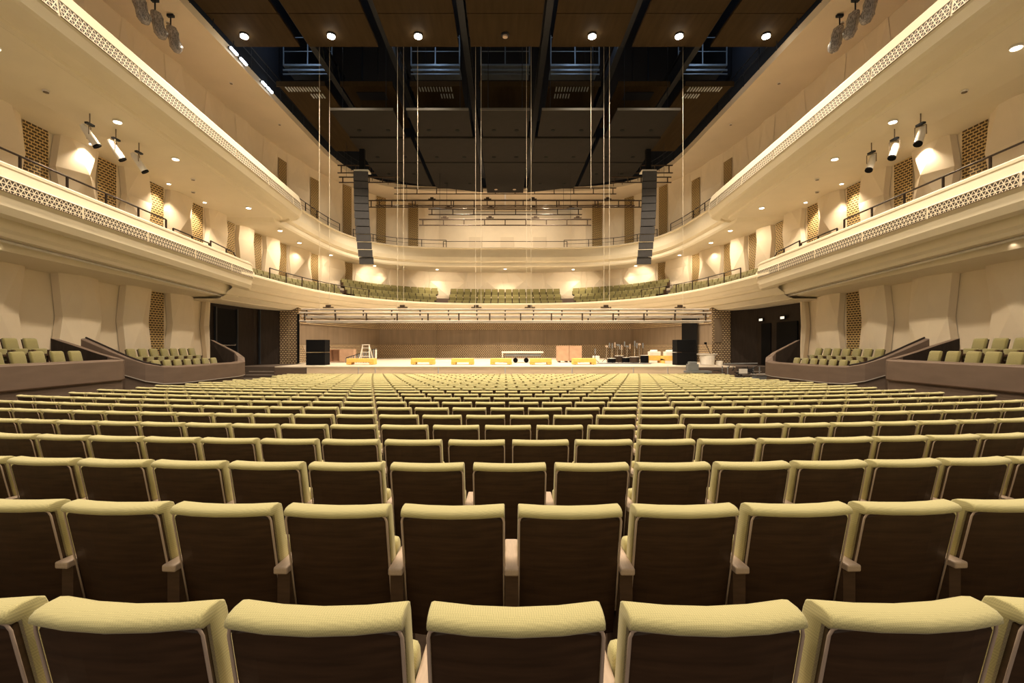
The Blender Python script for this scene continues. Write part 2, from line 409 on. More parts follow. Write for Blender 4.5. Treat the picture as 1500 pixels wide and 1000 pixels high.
for s in (-1, 1):
    sd = SIDE[s]
    # stalls level
    w = struct(wall_piece(s, -2.5, 3.2, 0, 21.6).build('wall_%s' % sd, M['plaster']))
    ns = NICHE + [22.2]
    for i in range(len(ns) - 1):
        facet_slab(s, ns[i] + 0.43, ns[i + 1] - (0.43 if i < len(ns) - 2 else 0.9), -2.4, 3.0, i, 0.34, w)
    perf_panel(s, 18.0, -2.3, 2.6, w, 0.9)
    # dark wood end with the doors
    dk = struct(wall_piece(s, -2.5, 3.2, 21.6, 26.0, 0.02).build('wall_%s_dark_end' % sd, M['darkwood']))
    P0 = WALL.at(26.0)[0]
    strip(-2.5, 3.2, [(s * P0.x, P0.y), (s * 14.2, 30.5)]).build('end_panel', M['darkwood'], dk)
    if s < 0:
        d = empty('door_1', (-15.15, 26.0, SZ)); struct(d)
        MB().box((-15.13, 26.2, 0.40), (0.06, 1.9, 3.1)).build('door_leaf', M['black'], d)
        for yy in (25.2, 27.2): MB().box((-15.1, yy, 0.4), (0.12, 0.09, 3.2)).build('door_frame', M['doorblue'], d)
        MB().tube((-15.02, 25.5, -0.02), (-15.02, 26.9, -0.02), 0.03, 8).tube((-15.1, 25.5, 0.02), (-15.0, 25.5, 0.02), 0.04).tube((-15.1, 26.9, 0.02), (-15.0, 26.9, 0.02), 0.04).build('push_bar', M['chrome'], d)
        MB().box((-14.86, 29.25, 0.5), (0.1, 0.1, 3.3)).build('door_frame', M['doorblue'], d)
    else:
        for n_, y0, y1 in ((2, 25.0, 26.9), (3, 27.5, 28.5)):
            d = empty('door_%d' % n_, (15.15, (y0 + y1) / 2, SZ)); struct(d)
            MB().box((15.13, (y0 + y1) / 2, 0.05), (0.06, y1 - y0, 2.4)).build('door_leaf', M['black'], d)
        for n_, yy in (('first', 26.1), ('second', 28.3)):
            e = empty('exit_sign', (15.0, yy, 1.35))
            tag(e, 'small lit exit sign over the %s dark doorway on the right' % ('wide' if n_ == 'first' else 'narrow'), 'sign')
            MB().box((15.0, yy, 1.47), (0.06, 0.42, 0.2)).build('housing', M['black'], e)
            MB().box((14.96, yy, 1.47), (0.02, 0.34, 0.13)).build('sign_face', M['exit'], e)
    # first tier and upper tier walls
    w = struct(wall_piece(s, 3.2, 8.0, 0, WALL.len).build('wall_%s_first_tier' % sd, M['plaster']))
    for i in range(len(NICHE1) - 1):
        facet_slab(s, NICHE1[i] + 0.45, NICHE1[i + 1] - 0.45, 3.3, 7.6, i + 1, 0.30, w)
    for u in NICHE1: perf_panel(s, u, 3.4, 7.3, w)
    u0 = NICHE1[-1]; us = [u0 + 0.45 + (WALL.len - u0 - 0.45) * k / 4 for k in range(5)]
    for k in range(4): facet_slab(s, us[k] + 0.03, us[k + 1] - 0.03, 3.3, 7.6, k, 0.06, w)
    w = struct(wall_piece(s, 8.0, 13.3, 0, UEND).build('wall_%s_upper_tier' % sd, M['plaster']))
    for i in range(len(NICHEU) - 1):
        if NICHEU[i + 1] - 0.5 < UEND: facet_slab(s, NICHEU[i] + 0.48, NICHEU[i + 1] - 0.48, 8.0, 13.0, i, 0.04, w)
    for u in NICHEU[8:]: perf_panel(s, u, 8.0, 12.3 if u < NICHEU[-3] else 12.95, w, 0.95)
pe = WALL.at(UEND)[0]
w = struct(strip(8.0, 13.3, [(-pe.x, pe.y), (-6.5, 47.6), (6.5, 47.6), (pe.x, pe.y)]).build('wall_back', M['plaster']))
for x in (-2.9, 0.2, 3.4): MB().box((x, 47.55, 10.0), (1.3, 0.06, 1.2)).build('inset_panel', M['ceiling'], w)

# ------------------------------------------------------------------ main ceiling with its opening, and the roof void
CE = 13.0
inn = curve(12.3, 29.0, 41.0, 4.0, cnt=36, y0=4.0); 
outc = []
for i in range(len(inn)):
    t = i / (len(inn) - 1)
for s in (-1, 1):
    rows = []
    straight = [p for p in inn if p[1] <= 29.0 and abs(p[0] - 12.3) < 1e-6]
    for p in straight:
        # outer edge on the wall
        pw = WALL.at(p[1] - 3.0)[0] if p[1] < 27 else WALL.at(WALL.ratio(p[0] * 1.16 / p[1]))[0]
        rows.append([(s * p[0], p[1], CE + 0.35), (s * p[0], p[1], CE), (s * (p[0] + 0.05), p[1], CE), (s * (pw.x + 0.1), pw.y, CE)])
    rest = inn[len(straight):]
    u0 = WALL.ratio(rows[-1][3][0] * s / rows[-1][3][1])
    for i, p in enumerate(rest):
        pw = WALL.at(lerp(u0, WALL.len, (i + 1) / len(rest)))[0]
        r = math.hypot(p[0], p[1] - 29)
        rows.append([(s * p[0], p[1], CE + 0.35), (s * p[0], p[1], CE), (s * (p[0] + 0.03), p[1] + 0.03, CE), (s * pw.x * 1.005, pw.y + 0.4 + 2.0 * max(0, (i / len(rest)) - 0.6), CE)])
    struct(MB().loft(rows).build('ceiling_%s' % SIDE[s], M['ceiling']))
b = MB()
vo = curve(12.35, 29.0, 41.1, 4.0, cnt=20, y0=11.0)
full = [(-p[0], p[1]) for p in vo] + [(p[0], p[1]) for p in reversed(vo[:-1])]
full2 = full + [full[0]]
b.loft([[(p[0], p[1], CE + 0.34), (p[0], p[1], 19.0)] for p in full2])
b.add([(p[0], p[1], 19.0) for p in full], [tuple(range(len(full)))])
struct(b.build('ceiling_roof_void', M['void'], recalc=False))

# wooden ceiling panels: first field over the stalls, second field over the stage front
names = ['leftmost', 'second from left', 'third from left', 'middle', 'third from right', 'second from right', 'rightmost']
cx = [-10.75, -7.3, -3.65, 0.0, 3.65, 7.3, 10.75]; cw = [2.9, 3.1, 3.1, 3.1, 3.1, 3.1, 2.9]
for i in range(7):
    p = empty('ceiling_panel', (cx[i], 17, 13.5))
    tag(p, 'brown wooden ceiling panel nearest the camera, %s of the row' % names[i], 'ceiling panel', 'near ceiling panels')
    for (y0, y1) in ((11.5, 15.6), (15.64, 19.68), (19.72, 21.9)):
        MB().box((cx[i], (y0 + y1) / 2, 13.56), (cw[i], y1 - y0, 0.12)).build('board', M['ceilwood'], p)
    if i in (0, 2, 4, 6):
        for k in range(10): MB().box((cx[i] - 0.9 + 0.2 * k, 17.6, 13.48), (0.05, 1.1, 0.03)).build('air_slot', M['steel'], p)
    p = empty('ceiling_panel', (cx[i], 27, 13.7))
    tag(p, 'brown wooden ceiling panel beyond the dark gap, %s of the row' % names[i], 'ceiling panel', 'far ceiling panels')
    ln = 8.6 if i in (0, 6) else 5.0
    MB().box((cx[i] * 0.985, 25.1 + ln / 2, 13.56), (cw[i] - 0.45, ln, 0.12)).build('board', M['ceilwood'], p)
    MB().box((cx[i] * 0.985, 25.02, 13.50), (cw[i] - 0.4, 0.06, 0.26)).build('edge_trim', M['ceilwood'], p)
    if i in (1, 5): MB().box((cx[i] * 0.985, 26.2, 13.48), (1.5, 0.8, 0.05)).build('dark_hatch', M['void'], p)
    if i in (0, 2, 4, 6):
        for r_ in range(2):
            for k in range(12):
                if r_ and (k < 7 if i < 3 else k > 5): continue
                MB().box((cx[i] * 0.985 - 0.9 + 0.15 * k, 25.5 + 0.7 * r_, 13.48), (0.06, 0.42, 0.04)).build('air_slot', M['slat_light'], p)  # slat colour carries the light from above
# long beams between the panel columns
for k, x in enumerate((-12.2, -9.05, -5.45, -1.85, 1.85, 5.45, 9.05, 12.2)):
    if abs(x) > 12: continue
    bm_ = empty('roof_beam', (x, 12, 14.0))
    nm = ['', 'left outer', 'left middle', 'left inner', 'right inner', 'right middle', 'right outer'][k]
    tag(bm_, 'black lengthwise roof beam between ceiling panels, %s one' % nm, 'beam', 'roof beams')
    b = MB(); b.box((x, 26, 14.0), (0.28, 29, 0.04)).box((x, 26, 14.9), (0.28, 29, 0.04)).box((x, 26, 14.45), (0.04, 29, 0.9)); b.build('web', M['darksteel'], bm_)
    b = MB()
    for j in range(24):
        y = 12 + j * 1.2; b.tube((x + 0.1, y, 14.0), (x + 0.1, y + 0.6, 14.9), 0.03, 5).tube((x + 0.1, y + 0.6, 14.9), (x + 0.1, y + 1.2, 14.0), 0.03, 5)
    b.build('lacing', M['darksteel'], bm_)
# catwalks in the gap
for k, (x, w_) in enumerate(((-10.6, 2.6), (-3.75, 2.6), (0.0, 2.6), (3.75, 2.6), (10.6, 2.6))):
    c = empty('catwalk', (x, 26.4, 14.9))
    nm = ['far left', 'left of centre', 'central dim', 'right of centre', 'far right'][k]
    tag(c, '%s blue-grey catwalk crossing the dark gap in the ceiling' % nm, 'catwalk', 'catwalks in the ceiling gap')
    MB().box((x, 26.6, 15.0), (w_, 1.4, 0.10)).build('deck', M['steel'], c)
    MB().box((x, 25.9, 14.72), (w_, 0.06, 0.10)).box((x, 25.9, 14.5), (w_, 0.06, 0.06)).build('toe_beam', M['steel'], c)
    b = MB()
    for j in range(3): b.tube((x - w_ / 2 + j * w_ / 2, 25.95, 15.0), (x - w_ / 2 + j * w_ / 2, 25.95, 16.6), 0.035, 6)
    b.tube((x - w_ / 2, 25.95, 16.5), (x + w_ / 2, 25.95, 16.5), 0.025).tube((x - w_ / 2, 25.95, 15.75), (x + w_ / 2, 25.95, 15.75), 0.02)
    b.build('guard_rail', M['steel'], c)
    if k != 2: lamp('POINT', (x, 24.6, 15.6), 45, COOL, 0.1)
# rail and cool tubes around the ceiling opening
for s in (-1, 1):
    r = empty('walkway_railing', (s * 12.1, 20, CE + 0.35))
    tag(r, 'thin dark railing along the %s edge of the ceiling opening' % SIDE[s], 'railing')
    pts = [(s * (p[0] - 0.22), p[1]) for p in curve(12.3, 29.0, 41.0, 4.0, cnt=16, y0=14.0)][:-5]
    b = MB(); b.path([(p[0], p[1], CE + 1.15) for p in pts], 0.025, 5).path([(p[0], p[1], CE + 0.75) for p in pts], 0.018, 5); b.build('rail', M['darksteel'], r)
    b = MB()
    for p in pts: b.tube((p[0], p[1], CE + 0.1), (p[0], p[1], CE + 1.15), 0.02, 5)
    b.build('post', M['darksteel'], r)
for i, (y, ln) in enumerate(((21.6, 0.5), (22.4, 0.5), (24.3, 0.35), (24.9, 0.5))):
    t = empty('tube_light', (-12.2, y, CE + 0.1)); tag(t, '%s cool white tube light along the left edge of the ceiling opening' % ORD[i + 1], 'light', 'cool tube lights')
    MB().tube((-12.12, y - ln / 2, CE + 0.12), (-12.12, y + ln / 2, CE + 0.12), 0.06, 8).build('tube', M['litcool'], t)
    MB().box((-12.2, y, CE + 0.14), (0.06, ln + 0.1, 0.08)).build('holder', M['darksteel'], t)
for k in (-3, -2, -1, 0, 1, 2, 3):
    d = empty('ceiling_downlight', (k * 3.78, 21.0, 13.45))
    lab = 'small unlit downlight in the middle wooden ceiling panel' if k == 0 else 'bright round downlight, %s from the centre on the %s of the wooden ceiling' % (ORD[abs(k)], SIDE[1 if k > 0 else -1])
    tag(d, lab, 'light', 'ceiling downlights')
    MB().tube((k * 3.78, 21, 13.42), (k * 3.78, 21, 13.50), 0.17, 16).build('housing', M['darksteel'], d)
    MB().tube((k * 3.78, 21, 13.36), (k * 3.78, 21, 13.42), 0.16 if k else 0.11, 16).build('lens', M['lit'] if k else M['piping'], d)

# ------------------------------------------------------------------ acoustic reflectors
BND = [(0, 36.4), (1.4, 36.2), (4.85, 35.0), (5.7, 34.5), (8.6, 33.0), (11.4, 28.5), (12.2, 26.5)]
colx = [(-11.9, -9.1), (-8.6, -5.5), (-4.85, -1.8), (-1.22, 1.22), (1.8, 4.85), (5.5, 8.6), (9.1, 11.9)]
rowsY = [(23.7, 26.7, 11.5), (26.75, 30.2, 11.42), (30.25, 40, 11.38)]
for ci, (x0, x1) in enumerate(colx):
    if ci in (0, 6): continue
    for ri, (y0, y1, z) in enumerate(rowsY):
        if ri: x0, x1 = [(0, 0), (-8.6, -5.25), (-5.0, -1.65), (-1.35, 1.35), (1.65, 5.0), (5.25, 8.6)][ci]
        a0 = min(y1, poly_at(BND, abs(x0))); a1 = min(y1, poly_at(BND, abs(x1)))
        if max(a0, a1) < y0 + 0.4: continue
        a0 = max(a0, y0 + 0.05); a1 = max(a1, y0 + 0.05)
        r = empty('acoustic_reflector', ((x0 + x1) / 2, y0, z))
        tag(r, 'charcoal ceiling reflector over the stage, %s column, %s row from the camera' % (names[ci].replace(' from', '-from'), ORD[ri + 1]), 'acoustic panel', 'acoustic reflectors')
        MB().prism([(x0, y0), (x1, y0), (x1, a1), (x0, a0)], z, z + 0.1).build('board', M['reflector'], r, bevel=0.0)
        MB().box(((x0 + x1) / 2, y0 - 0.015, z + 0.05), (x1 - x0, 0.03, 0.11 if ri == 0 else 0.05)).build('edge_trim', M['edge'] if ri == 0 else M['reflector'], r)
        ym = min(a0, a1) - 0.8 if ri == 2 else y1 - 0.8
        if ym > y0:
            for q in (0.25, 0.75):
                MB().tube((lerp(x0, x1, q), ym, z - 0.015), (lerp(x0, x1, q), ym, z + 0.02), 0.12, 10).build('lamp_hole', M['black'] if (ci != 3 or ri != 2) else M['piping'], r)
        b = MB()
        for q in (0.15, 0.85): b.tube((lerp(x0, x1, q), y0 + 0.5, z + 0.1), (lerp(x0, x1, q), y0 + 0.5, 18.9), 0.015, 4)
        b.build('suspension_cable', M['darksteel'], r)

# ------------------------------------------------------------------ side balconies
def side_balcony(s, nm, label, Xb, rim, prof, y_start, y_end, wallz, band):
    """prof: (outward offset, dz from the rim). Stations run towards the stage and fold back to the wall at the end."""
    root = empty(nm, (s * Xb, y_start, rim(y_start) - 1.5)); tag(root, label, 'balcony')
    st_ = [(y, 0.0) for y in [y_start + (y_end - y_start) * i / 10 for i in range(11)]] + [(y_end + 0.35, 0.10), (y_end + 0.6, 0.40), (y_end + 0.75, 0.95), (y_end + 0.85, 1.9)]
    def station(y, ins, pr): return [(s * (Xb + o + ins), y + 0.02 * o, rim(y) + dz) for (o, dz) in pr]
    MB().loft([station(y, i, prof) for y, i in st_]).build('fascia', M['fascia'], root)
    # lattice band on the face, in lengths with small gaps
    (o0, d0), (o1, d1) = band
    ln = 2.55; y = y_start; 
    while y < y_end - 0.3:
        ye = min(y + ln, y_end - 0.05)
        rows = [[(s * (Xb + o0 - 0.012), yy, rim(yy) + d0), (s * (Xb + o1 - 0.012), yy, rim(yy) + d1)] for yy in (y, (y + ye) / 2, ye)]
        MB().loft(rows).build('lattice_grille', M['lattice'], root)
        b = MB()
        for (oo, dd) in ((o0, d0), (o1, d1)):
            b.tube((s * (Xb + oo - 0.01), y, rim(y) + dd), (s * (Xb + oo - 0.01), ye, rim(ye) + dd), 0.012, 4)
        b.build('grille_shadow_line', M['groove'], root)  # dark tubes stand in for the shadow line along the lattice edges
        y = ye + 0.07
    # soffit to the wall
    o_l, dz_l = prof[-1]
    rows = []
    for y, ins in st_:
        zi = rim(y) + dz_l; xi = Xb + o_l + ins
        rows.append([(s * xi, y, zi), (s * 13.9, y, lerp(zi, wallz(y), 0.7)) if xi < 13.9 else (s * (xi + 0.02), y, zi), (s * 15.3, y, wallz(y))])
    MB().loft(rows).build('soffit', M['fascia'], root)
    # deck
    rows = [[(s * (Xb + 0.45), y, rim(y) - 0.85), (s * 15.3, y, rim(y) - 0.85)] for y, ins in st_]
    MB().loft(rows).build('deck', M['box'], root)
    return root
rim_lo = lambda y: 4.67 - 0.045 * (y - 12.15)
rim_up = lambda y: 8.86 - 0.0632 * (y - 12.4)
prof_lo = [(0.50, -0.9), (0.48, -0.03), (0.42, 0.0), (0.06, 0.0), (0.0, -0.05), (0.0, -0.12), (0.03, -0.14), (-0.02, -0.40), (-0.10, -0.47), (-0.10, -0.80), (-0.02, -0.90), (0.03, -1.12), (0.14, -1.30), (0.32, -1.36), (0.34, -1.18), (0.55, -1.18), (0.57, -1.55), (0.64, -1.64), (0.66, -1.75), (0.84, -1.76), (0.86, -1.60), (1.10, -1.60)]
prof_up = [(0.42, -0.9), (0.40, -0.03), (0.34, 0.0), (0.10, 0.0), (0.03, -0.04), (-0.01, -0.10), (-0.08, -0.40), (-0.07, -0.42), (-0.13, -0.84), (-0.09, -0.88), (0.02, -1.10), (0.10, -1.16), (0.42, -1.22), (0.55, -1.22), (0.62, -1.12), (0.95, -1.12), (1.0, -1.19), (1.15, -1.2)]
for s in (-1, 1):
    sd = SIDE[s]
    lo = side_balcony(s, 'side_balcony', 'cream lower balcony on the %s side wall with a pierced lattice band' % sd, 12.72, rim_lo, prof_lo, 4.0, 24.2, lambda y: 2.42 - 0.018 * (y - 14), ((-0.10, -0.47), (-0.10, -0.80)))
    up = side_balcony(s, 'side_balcony', 'cream upper balcony on the %s side wall, under the beige ceiling' % sd, 11.05, rim_up, prof_up, 4.0, 25.9, lambda y: 7.1 - 0.02 * (y - 14), ((-0.080, -0.43), (-0.136, -0.83)))
    # cove strip on the lower soffit
    b = MB()
    for (ya, yb) in ((6, 12), (12, 18), (18, 23.6)):
        za, zb = rim_lo(ya) - 1.80, rim_lo(yb) - 1.80
        b.tube((s * 13.62, ya, za), (s * 13.62, yb, zb), 0.045, 4)
    b.build('cove_strip', M['white'], lo)

# ------------------------------------------------------------------ rings that carry the two tiers round behind the stage
def ring(nm, label, a, yc, ye, n, z, prof, mtl, y0, deck_off=None):
    root = empty(nm, (0, ye, z - 1.0)); tag(root, label, 'balcony')
    cs = [curve(a, yc, ye, n, off=o, cnt=40, y0=y0) for (o, dz) in prof]
    rows = []
    zt = z + prof[-1][1] + 0.03      # the two ends fold up into the side balcony's soffit
    rows.append([(-c[0][0], c[0][1] - 0.5, max(z + dz, zt)) for c, (o, dz) in zip(cs, prof)])
    for i in range(len(cs[0])): rows.append([(-c[i][0], c[i][1], z + dz) for c, (o, dz) in zip(cs, prof)])
    for i in range(len(cs[0]) - 2, -1, -1): rows.append([(c[i][0], c[i][1], z + dz) for c, (o, dz) in zip(cs, prof)])
    rows.append([(c[0][0], c[0][1] - 0.5, max(z + dz, zt)) for c, (o, dz) in zip(cs, prof)])
    MB().loft(rows).build('fascia', mtl, root)
    return root
RL = (12.6, 24.3, 41.3, 2.6); RLZ = 3.55
prof_rl = [(0.35, -0.65), (0.33, -0.02), (0.30, 0.0), (0.04, 0.0), (0, -0.04), (0.0, -0.14), (0.06, -0.14), (0.24, -0.44), (0.16, -0.46), (0.50, -0.78), (0.42, -0.80), (0.80, -1.10), (0.72, -1.12), (1.10, -1.32), (1.10, -1.28), (1.14, -1.36), (1.9, -1.40), (3.4, -1.36)]
ringL = ring('choir_balcony', 'curved cream choir balcony wrapping behind the stage with stepped front', *RL, RLZ, prof_rl, M['fascia'], 23.6)
RU = (12.3, 28.0, 41.0, 4.0); RUZ = 8.28
prof_ru = [(0.45, -0.8), (0.42, -0.02), (0.36, 0.0), (0.05, 0.0), (0.0, -0.05), (0.02, -0.10), (0.10, -0.12), (-0.02, -0.85), (0.02, -1.15), (0.12, -1.2), (0.20, -1.30), (0.14, -1.36), (0.10, -1.55), (0.16, -1.66), (0.5, -1.62), (5.4, -1.42)]
ringU = ring('upper_gallery', 'smooth cream upper gallery curving behind the stage above the choir seats', *RU, RUZ, prof_ru, M['fascia'], 26.2)
# upper gallery deck
c0 = curve(RU[0], RU[1], RU[2], RU[3], off=0.4, cnt=30); c1 = curve(RU[0], RU[1], RU[2], RU[3], off=5.5, cnt=30)
rows = [[(-p[0], p[1], RUZ - 0.7), (-q[0], q[1], RUZ - 0.7)] for p, q in zip(c0, c1)] + [[(p[0], p[1], RUZ - 0.7), (q[0], q[1], RUZ - 0.7)] for p, q in list(zip(c0, c1))[::-1][1:]]
MB().loft(rows).build('deck', M['box'], ringU)
strip(RUZ - 0.02, RUZ + 0.03, [(-p[0], p[1]) for p in c0] + [(p[0], p[1]) for p in reversed(c0[:-1])]).build('dark_coping', M['truss'], ringU)

# choir rows: stepped decks, then the seats
def row_curve(j): return (12.6 + 0.92 + 0.60 * j, 24.3, 42.45 + 1.0 * j, 2.6)
ROWZ = [2.90, 3.52, 4.16]
def rz_(j, y): return ROWZ[j] - 0.20 * max(0.0, min(1.0, (37 - y) / 6))
def rb_(j, y): return rz_(j, y) - (0.65 if j else 0.02)
for j in range(3):
    a, yc, ye, n = row_curve(j)
    ci_ = curve(a, yc, ye, n, off=-0.42 if j else -0.25, cnt=30, y0=23.8); co = curve(a, yc, ye, n, off=0.30 if j < 2 else 2.6, cnt=30, y0=23.8)
    rows = [[(-p[0], p[1], rb_(j, p[1])), (-p[0], p[1], rz_(j, p[1])), (-q[0], q[1], rz_(j, p[1]))] for p, q in zip(ci_, co)]
    rows += [[(p[0], p[1], rb_(j, p[1])), (p[0], p[1], rz_(j, p[1])), (q[0], q[1], rz_(j, p[1]))] for p, q in list(zip(ci_, co))[::-1][1:]]
    MB().loft(rows).build('seating_step', M['box'], ringL)

# ------------------------------------------------------------------ seats
def pad_section(thick=0.10, low=0.36):
    """(n, z): n forward from the rear face. Clockwise from the rear bottom of the roll."""
    return [(0.012, 0.930), (-0.022, 0.931), (-0.032, 0.942), (-0.026, 0.957), (-0.006, 0.967), (0.026, 0.971), (0.070, 0.969), (0.094, 0.956), (0.100, 0.93), (0.100, 0.70), (0.090, low + 0.03), (0.07, low), (0.02, low), (0.012, low + 0.03)]
TILT = 0.23
def back_y(z): return (0.98 - z) * TILT
def bulge(x, w): return 0.036 * (2 * x / w) ** 2
def upholstery_mesh(w=0.492, hi=True):
    sec = pad_section(); 
    if not hi: sec = [sec[k] for k in (1, 2, 4, 6, 8, 10, 12)]
    st_ = [(-0.5, 0.88), (-0.497, 0.95), (-0.488, 0.99), (-0.46, 1.0), (-0.25, 1.0), (0, 1.0), (0.25, 1.0), (0.46, 1.0), (0.488, 0.99), (0.497, 0.95), (0.5, 0.88)] if hi else [(-0.5, 0.9), (-0.46, 1), (-0.25, 1), (0, 1), (0.25, 1), (0.46, 1), (0.5, 0.9)]
    rows = []
    cn, cz = 0.04, 0.66
    for (t, k) in st_:
        x = t * w; r = []
        for (n_, z) in sec:
            # pull the outline in a little at both ends
            nn = cn + (n_ - cn) * k; zz = z - (1 - k) * 0.05 * (1 if z > cz else -1)
            r.append((x, back_y(zz) + bulge(x, w) + nn, zz))
        rows.append(r)
    return MB().loft(rows, closed=True, caps=True)
def shell_mesh(w=0.476, z0=0.29, z1=0.938, hi=True):
    outline = []
    r = 0.03
    xs_ = [-0.5, -0.35, -0.2, 0, 0.2, 0.35, 0.5] if hi else [-0.5, -0.25, 0, 0.25, 0.5]
    b = MB(); rows = []
    for t in xs_:
        x = t * w; zt = z1 - (0.022 if abs(t) == 0.5 else 0)
        rows.append([(x, back_y(z) + bulge(x, w) - 0.012 + d, z) for (z, d) in ((z0, 0.0), (0.6, 0.0), (zt - 0.01, 0.0), (zt, 0.008), (zt, 0.024), (z0, 0.024))])
    return b.loft(rows, closed=True, caps=True)
def piping_mesh(w=0.486, n=5, r=0.0045):
    b = MB(); pts = []
    z1 = 0.940
    for z in (0.42, 0.62, z1 - 0.035): pts.append((-w / 2, z))
    pts += [(-w / 2 + 0.006, z1 - 0.014), (-w / 2 + 0.022, z1 - 0.002)]
    half = [(-x, z) for x, z in pts[::-1]]
    pts += [(-w / 4, z1), (0, z1), (w / 4, z1)] + half
    rows = []
    P3 = [Vector((x, back_y(z) + bulge(x, w) - 0.017, z)) for x, z in pts]
    for i, p in enumerate(P3):
        t = (P3[min(i + 1, len(P3) - 1)] - P3[max(i - 1, 0)]).normalized()
        side = t.cross(Vector((0, 1, 0))).normalized(); up = Vector((0, 1, 0))
        rows.append([p + side * r * 1.3 * math.cos(2 * PI * k / n) + up * r * math.sin(2 * PI * k / n) for k in range(n)])
    return b.loft(rows, closed=True, caps=True)
def cushion_mesh(): 
    b = MB(); rows = []
    for (t, k) in ((-0.5, 0.6), (-0.48, 0.9), (-0.44, 1), (0, 1.03), (0.44, 1), (0.48, 0.9), (0.5, 0.6)):
        x = t * 0.475; c = Vector((x, 0.315, 0.555)); r = []
        for q in range(16):
            a = 2 * PI * q / 16; ca, sa = math.cos(a), math.sin(a)
            py = math.copysign(abs(ca) ** 0.5, ca) * 0.062 * k; pz = math.copysign(abs(sa) ** 0.4, sa) * (0.17 - (1 - k) * 0.03)
            r.append(Vector((x, 0.315 + py - pz * 0.12, 0.555 + pz)))
        rows.append(r)
    return b.loft(rows, closed=True, caps=True)
S_P, D_P = 0.56, 0.96
ARMX = S_P / 2
proto = empty('auditorium_chair', (0, 0, 0)); proto['_o'] = [0, 0, 0]
shell_mesh().build('backrest_shell', M['seatwood'], proto)
upholstery_mesh().build('upholstery', M['fabric'], proto, smooth=True)
piping_mesh().build('piping', M['piping'], proto, smooth=True)
cushion_mesh().build('seat_cushion', M['fabric'], proto, smooth=True)
b = MB(); b.box((ARMX, 0.235, 0.655), (0.070, 0.37, 0.035)); b.build('armrest', M['armwood'], proto, bevel=0.008, bseg=2)
b = MB(); b.box((ARMX, 0.225, 0.32), (0.062, 0.28, 0.635)); b.build('armrest_support', M['armside'], proto)
b = MB(); b.box((0, 0.33, 0.36), (0.44, 0.03, 0.10)).box((0, 0.24, 0.18), (0.05, 0.12, 0.36)); b.build('seat_pan', M['armside'], proto)
tag(proto, '', 'seat', 'green seats of the stalls')

def seat_list():
    out = []
    for n in range(25):
        yr = 1.304 + D_P * n
        kmax = 24
        for k in range(-kmax, kmax + 1):
            off = k * S_P + (S_P / 2 if n % 2 else 0)
            R = 30.0; x = 0.03 + R * math.sin(off / R); y = yr + R * (1 - math.cos(off / R))
            lim = 9.75 if y < 20 else 9.75 + (y - 20) * 0.3
            if abs(x) > lim: continue
            if y > 25.3: continue
            rank = (k if k > 0 else -k) if n % 2 == 0 else (k + 1 if k >= 0 else -k)
            side = 0 if (n % 2 == 0 and k == 0) else (1 if (k > 0 or (n % 2 and k >= 0)) else -1)
            out.append((n, side, rank, x, y, off / R))
    return out
seats = seat_list()
def px_of(x, y): return 740 + 708 * x / y
ind = []; mass = []
for sdat in seats:
    n, side, rank, x, y, a = sdat
    p = px_of(x, y)
    hw = 0.29 / y * 708
    if -hw - 6 < p < 1500 + hw + 6 and len(ind) < 300: ind.append(sdat)
    else: mass.append(sdat)
first = True
for n, side, rank, x, y, a in ind:
    if side == 0: lab = 'green-topped brown seat on the centre line in the %s row from the camera' % ORD[n + 1]
    else: lab = 'green-topped brown seat, %s %s of the centre line, in the %s row from camera' % (ORD[rank], SIDE[side], ORD[n + 1])
    if first: proto.location = (x, y, floor_z(y)); proto.rotation_euler = (0, 0, a); proto['label'] = lab; first = False
    else: copy_tree(proto, (x, y, floor_z(y)), a, lab)
# the rest of the stalls as one mass
base = MB()
def absorb(dst, src, mi):
    n = len(dst.v); dst.v += src.v
    for f in src.f: dst.f.append(tuple(i + n for i in f)); dst.mi.append(mi)
absorb(base, shell_mesh(hi=False), 0); absorb(base, upholstery_mesh(hi=False), 1); absorb(base, piping_mesh(n=3, r=0.007), 2)
base.box((ARMX, 0.235, 0.655), (0.070, 0.37, 0.035), mi=3).box((ARMX, 0.225, 0.32), (0.062, 0.28, 0.635), mi=4)
base.box((0, 0.315, 0.555), (0.475, 0.12, 0.33), mi=1)
def low_seat_mesh(back=None):
    return base
big = MB()
for n, side, rank, x, y, a in mass:
    mt = Matrix.Translation((x, y, floor_z(y))) @ Matrix.Rotation(a, 4, 'Z')
    k = len(big.v); big.v += [mt @ v for v in base.v]
    big.f += [tuple(i + k for i in f) for f in base.f]; big.mi += base.mi
o = big.build('distant_auditorium_seats', [M['seatwood'], M['fabric'], M['piping'], M['armwood'], M['armside']])
tag(o, 'mass of green and brown stalls seats filling the far rows before the stage', 'seats', kind='stuff')

# seats that face us or the side: boxes, side balconies, choir
def facing_seat(hi=True, wd=0.44):
    """Seen from the front: olive back cushion with rounded corners, dark wood shell behind, tipped seat, dark arms."""
    back = MB(); rows = []
    for (t, k) in (((-0.5, 0.75), (-0.47, 0.95), (-0.40, 1.0), (0.0, 1.0), (0.40, 1.0), (0.47, 0.95), (0.5, 0.75)) if hi else ((-0.5, 0.9), (0.5, 0.9))):
        x = t * wd; r = []
        for (n_, z) in ((0.0, 0.40), (0.0, 0.90), (0.02, 0.955), (0.05, 0.965), (0.085, 0.94), (0.09, 0.88), (0.09, 0.44), (0.05, 0.40)):
            r.append((x, back_y(z) + 0.045 + (n_ - 0.045) * k, 0.68 + (z - 0.68) * (1 - (1 - k) * 0.12)))
        rows.append(r)
    return back.loft(rows, closed=True, caps=True)
bproto = empty('box_chair', (0, 0, 0)); bproto['_o'] = [0, 0, 0]
facing_seat(True, 0.40).build('back_cushion', M['fabric2'], bproto, smooth=True)
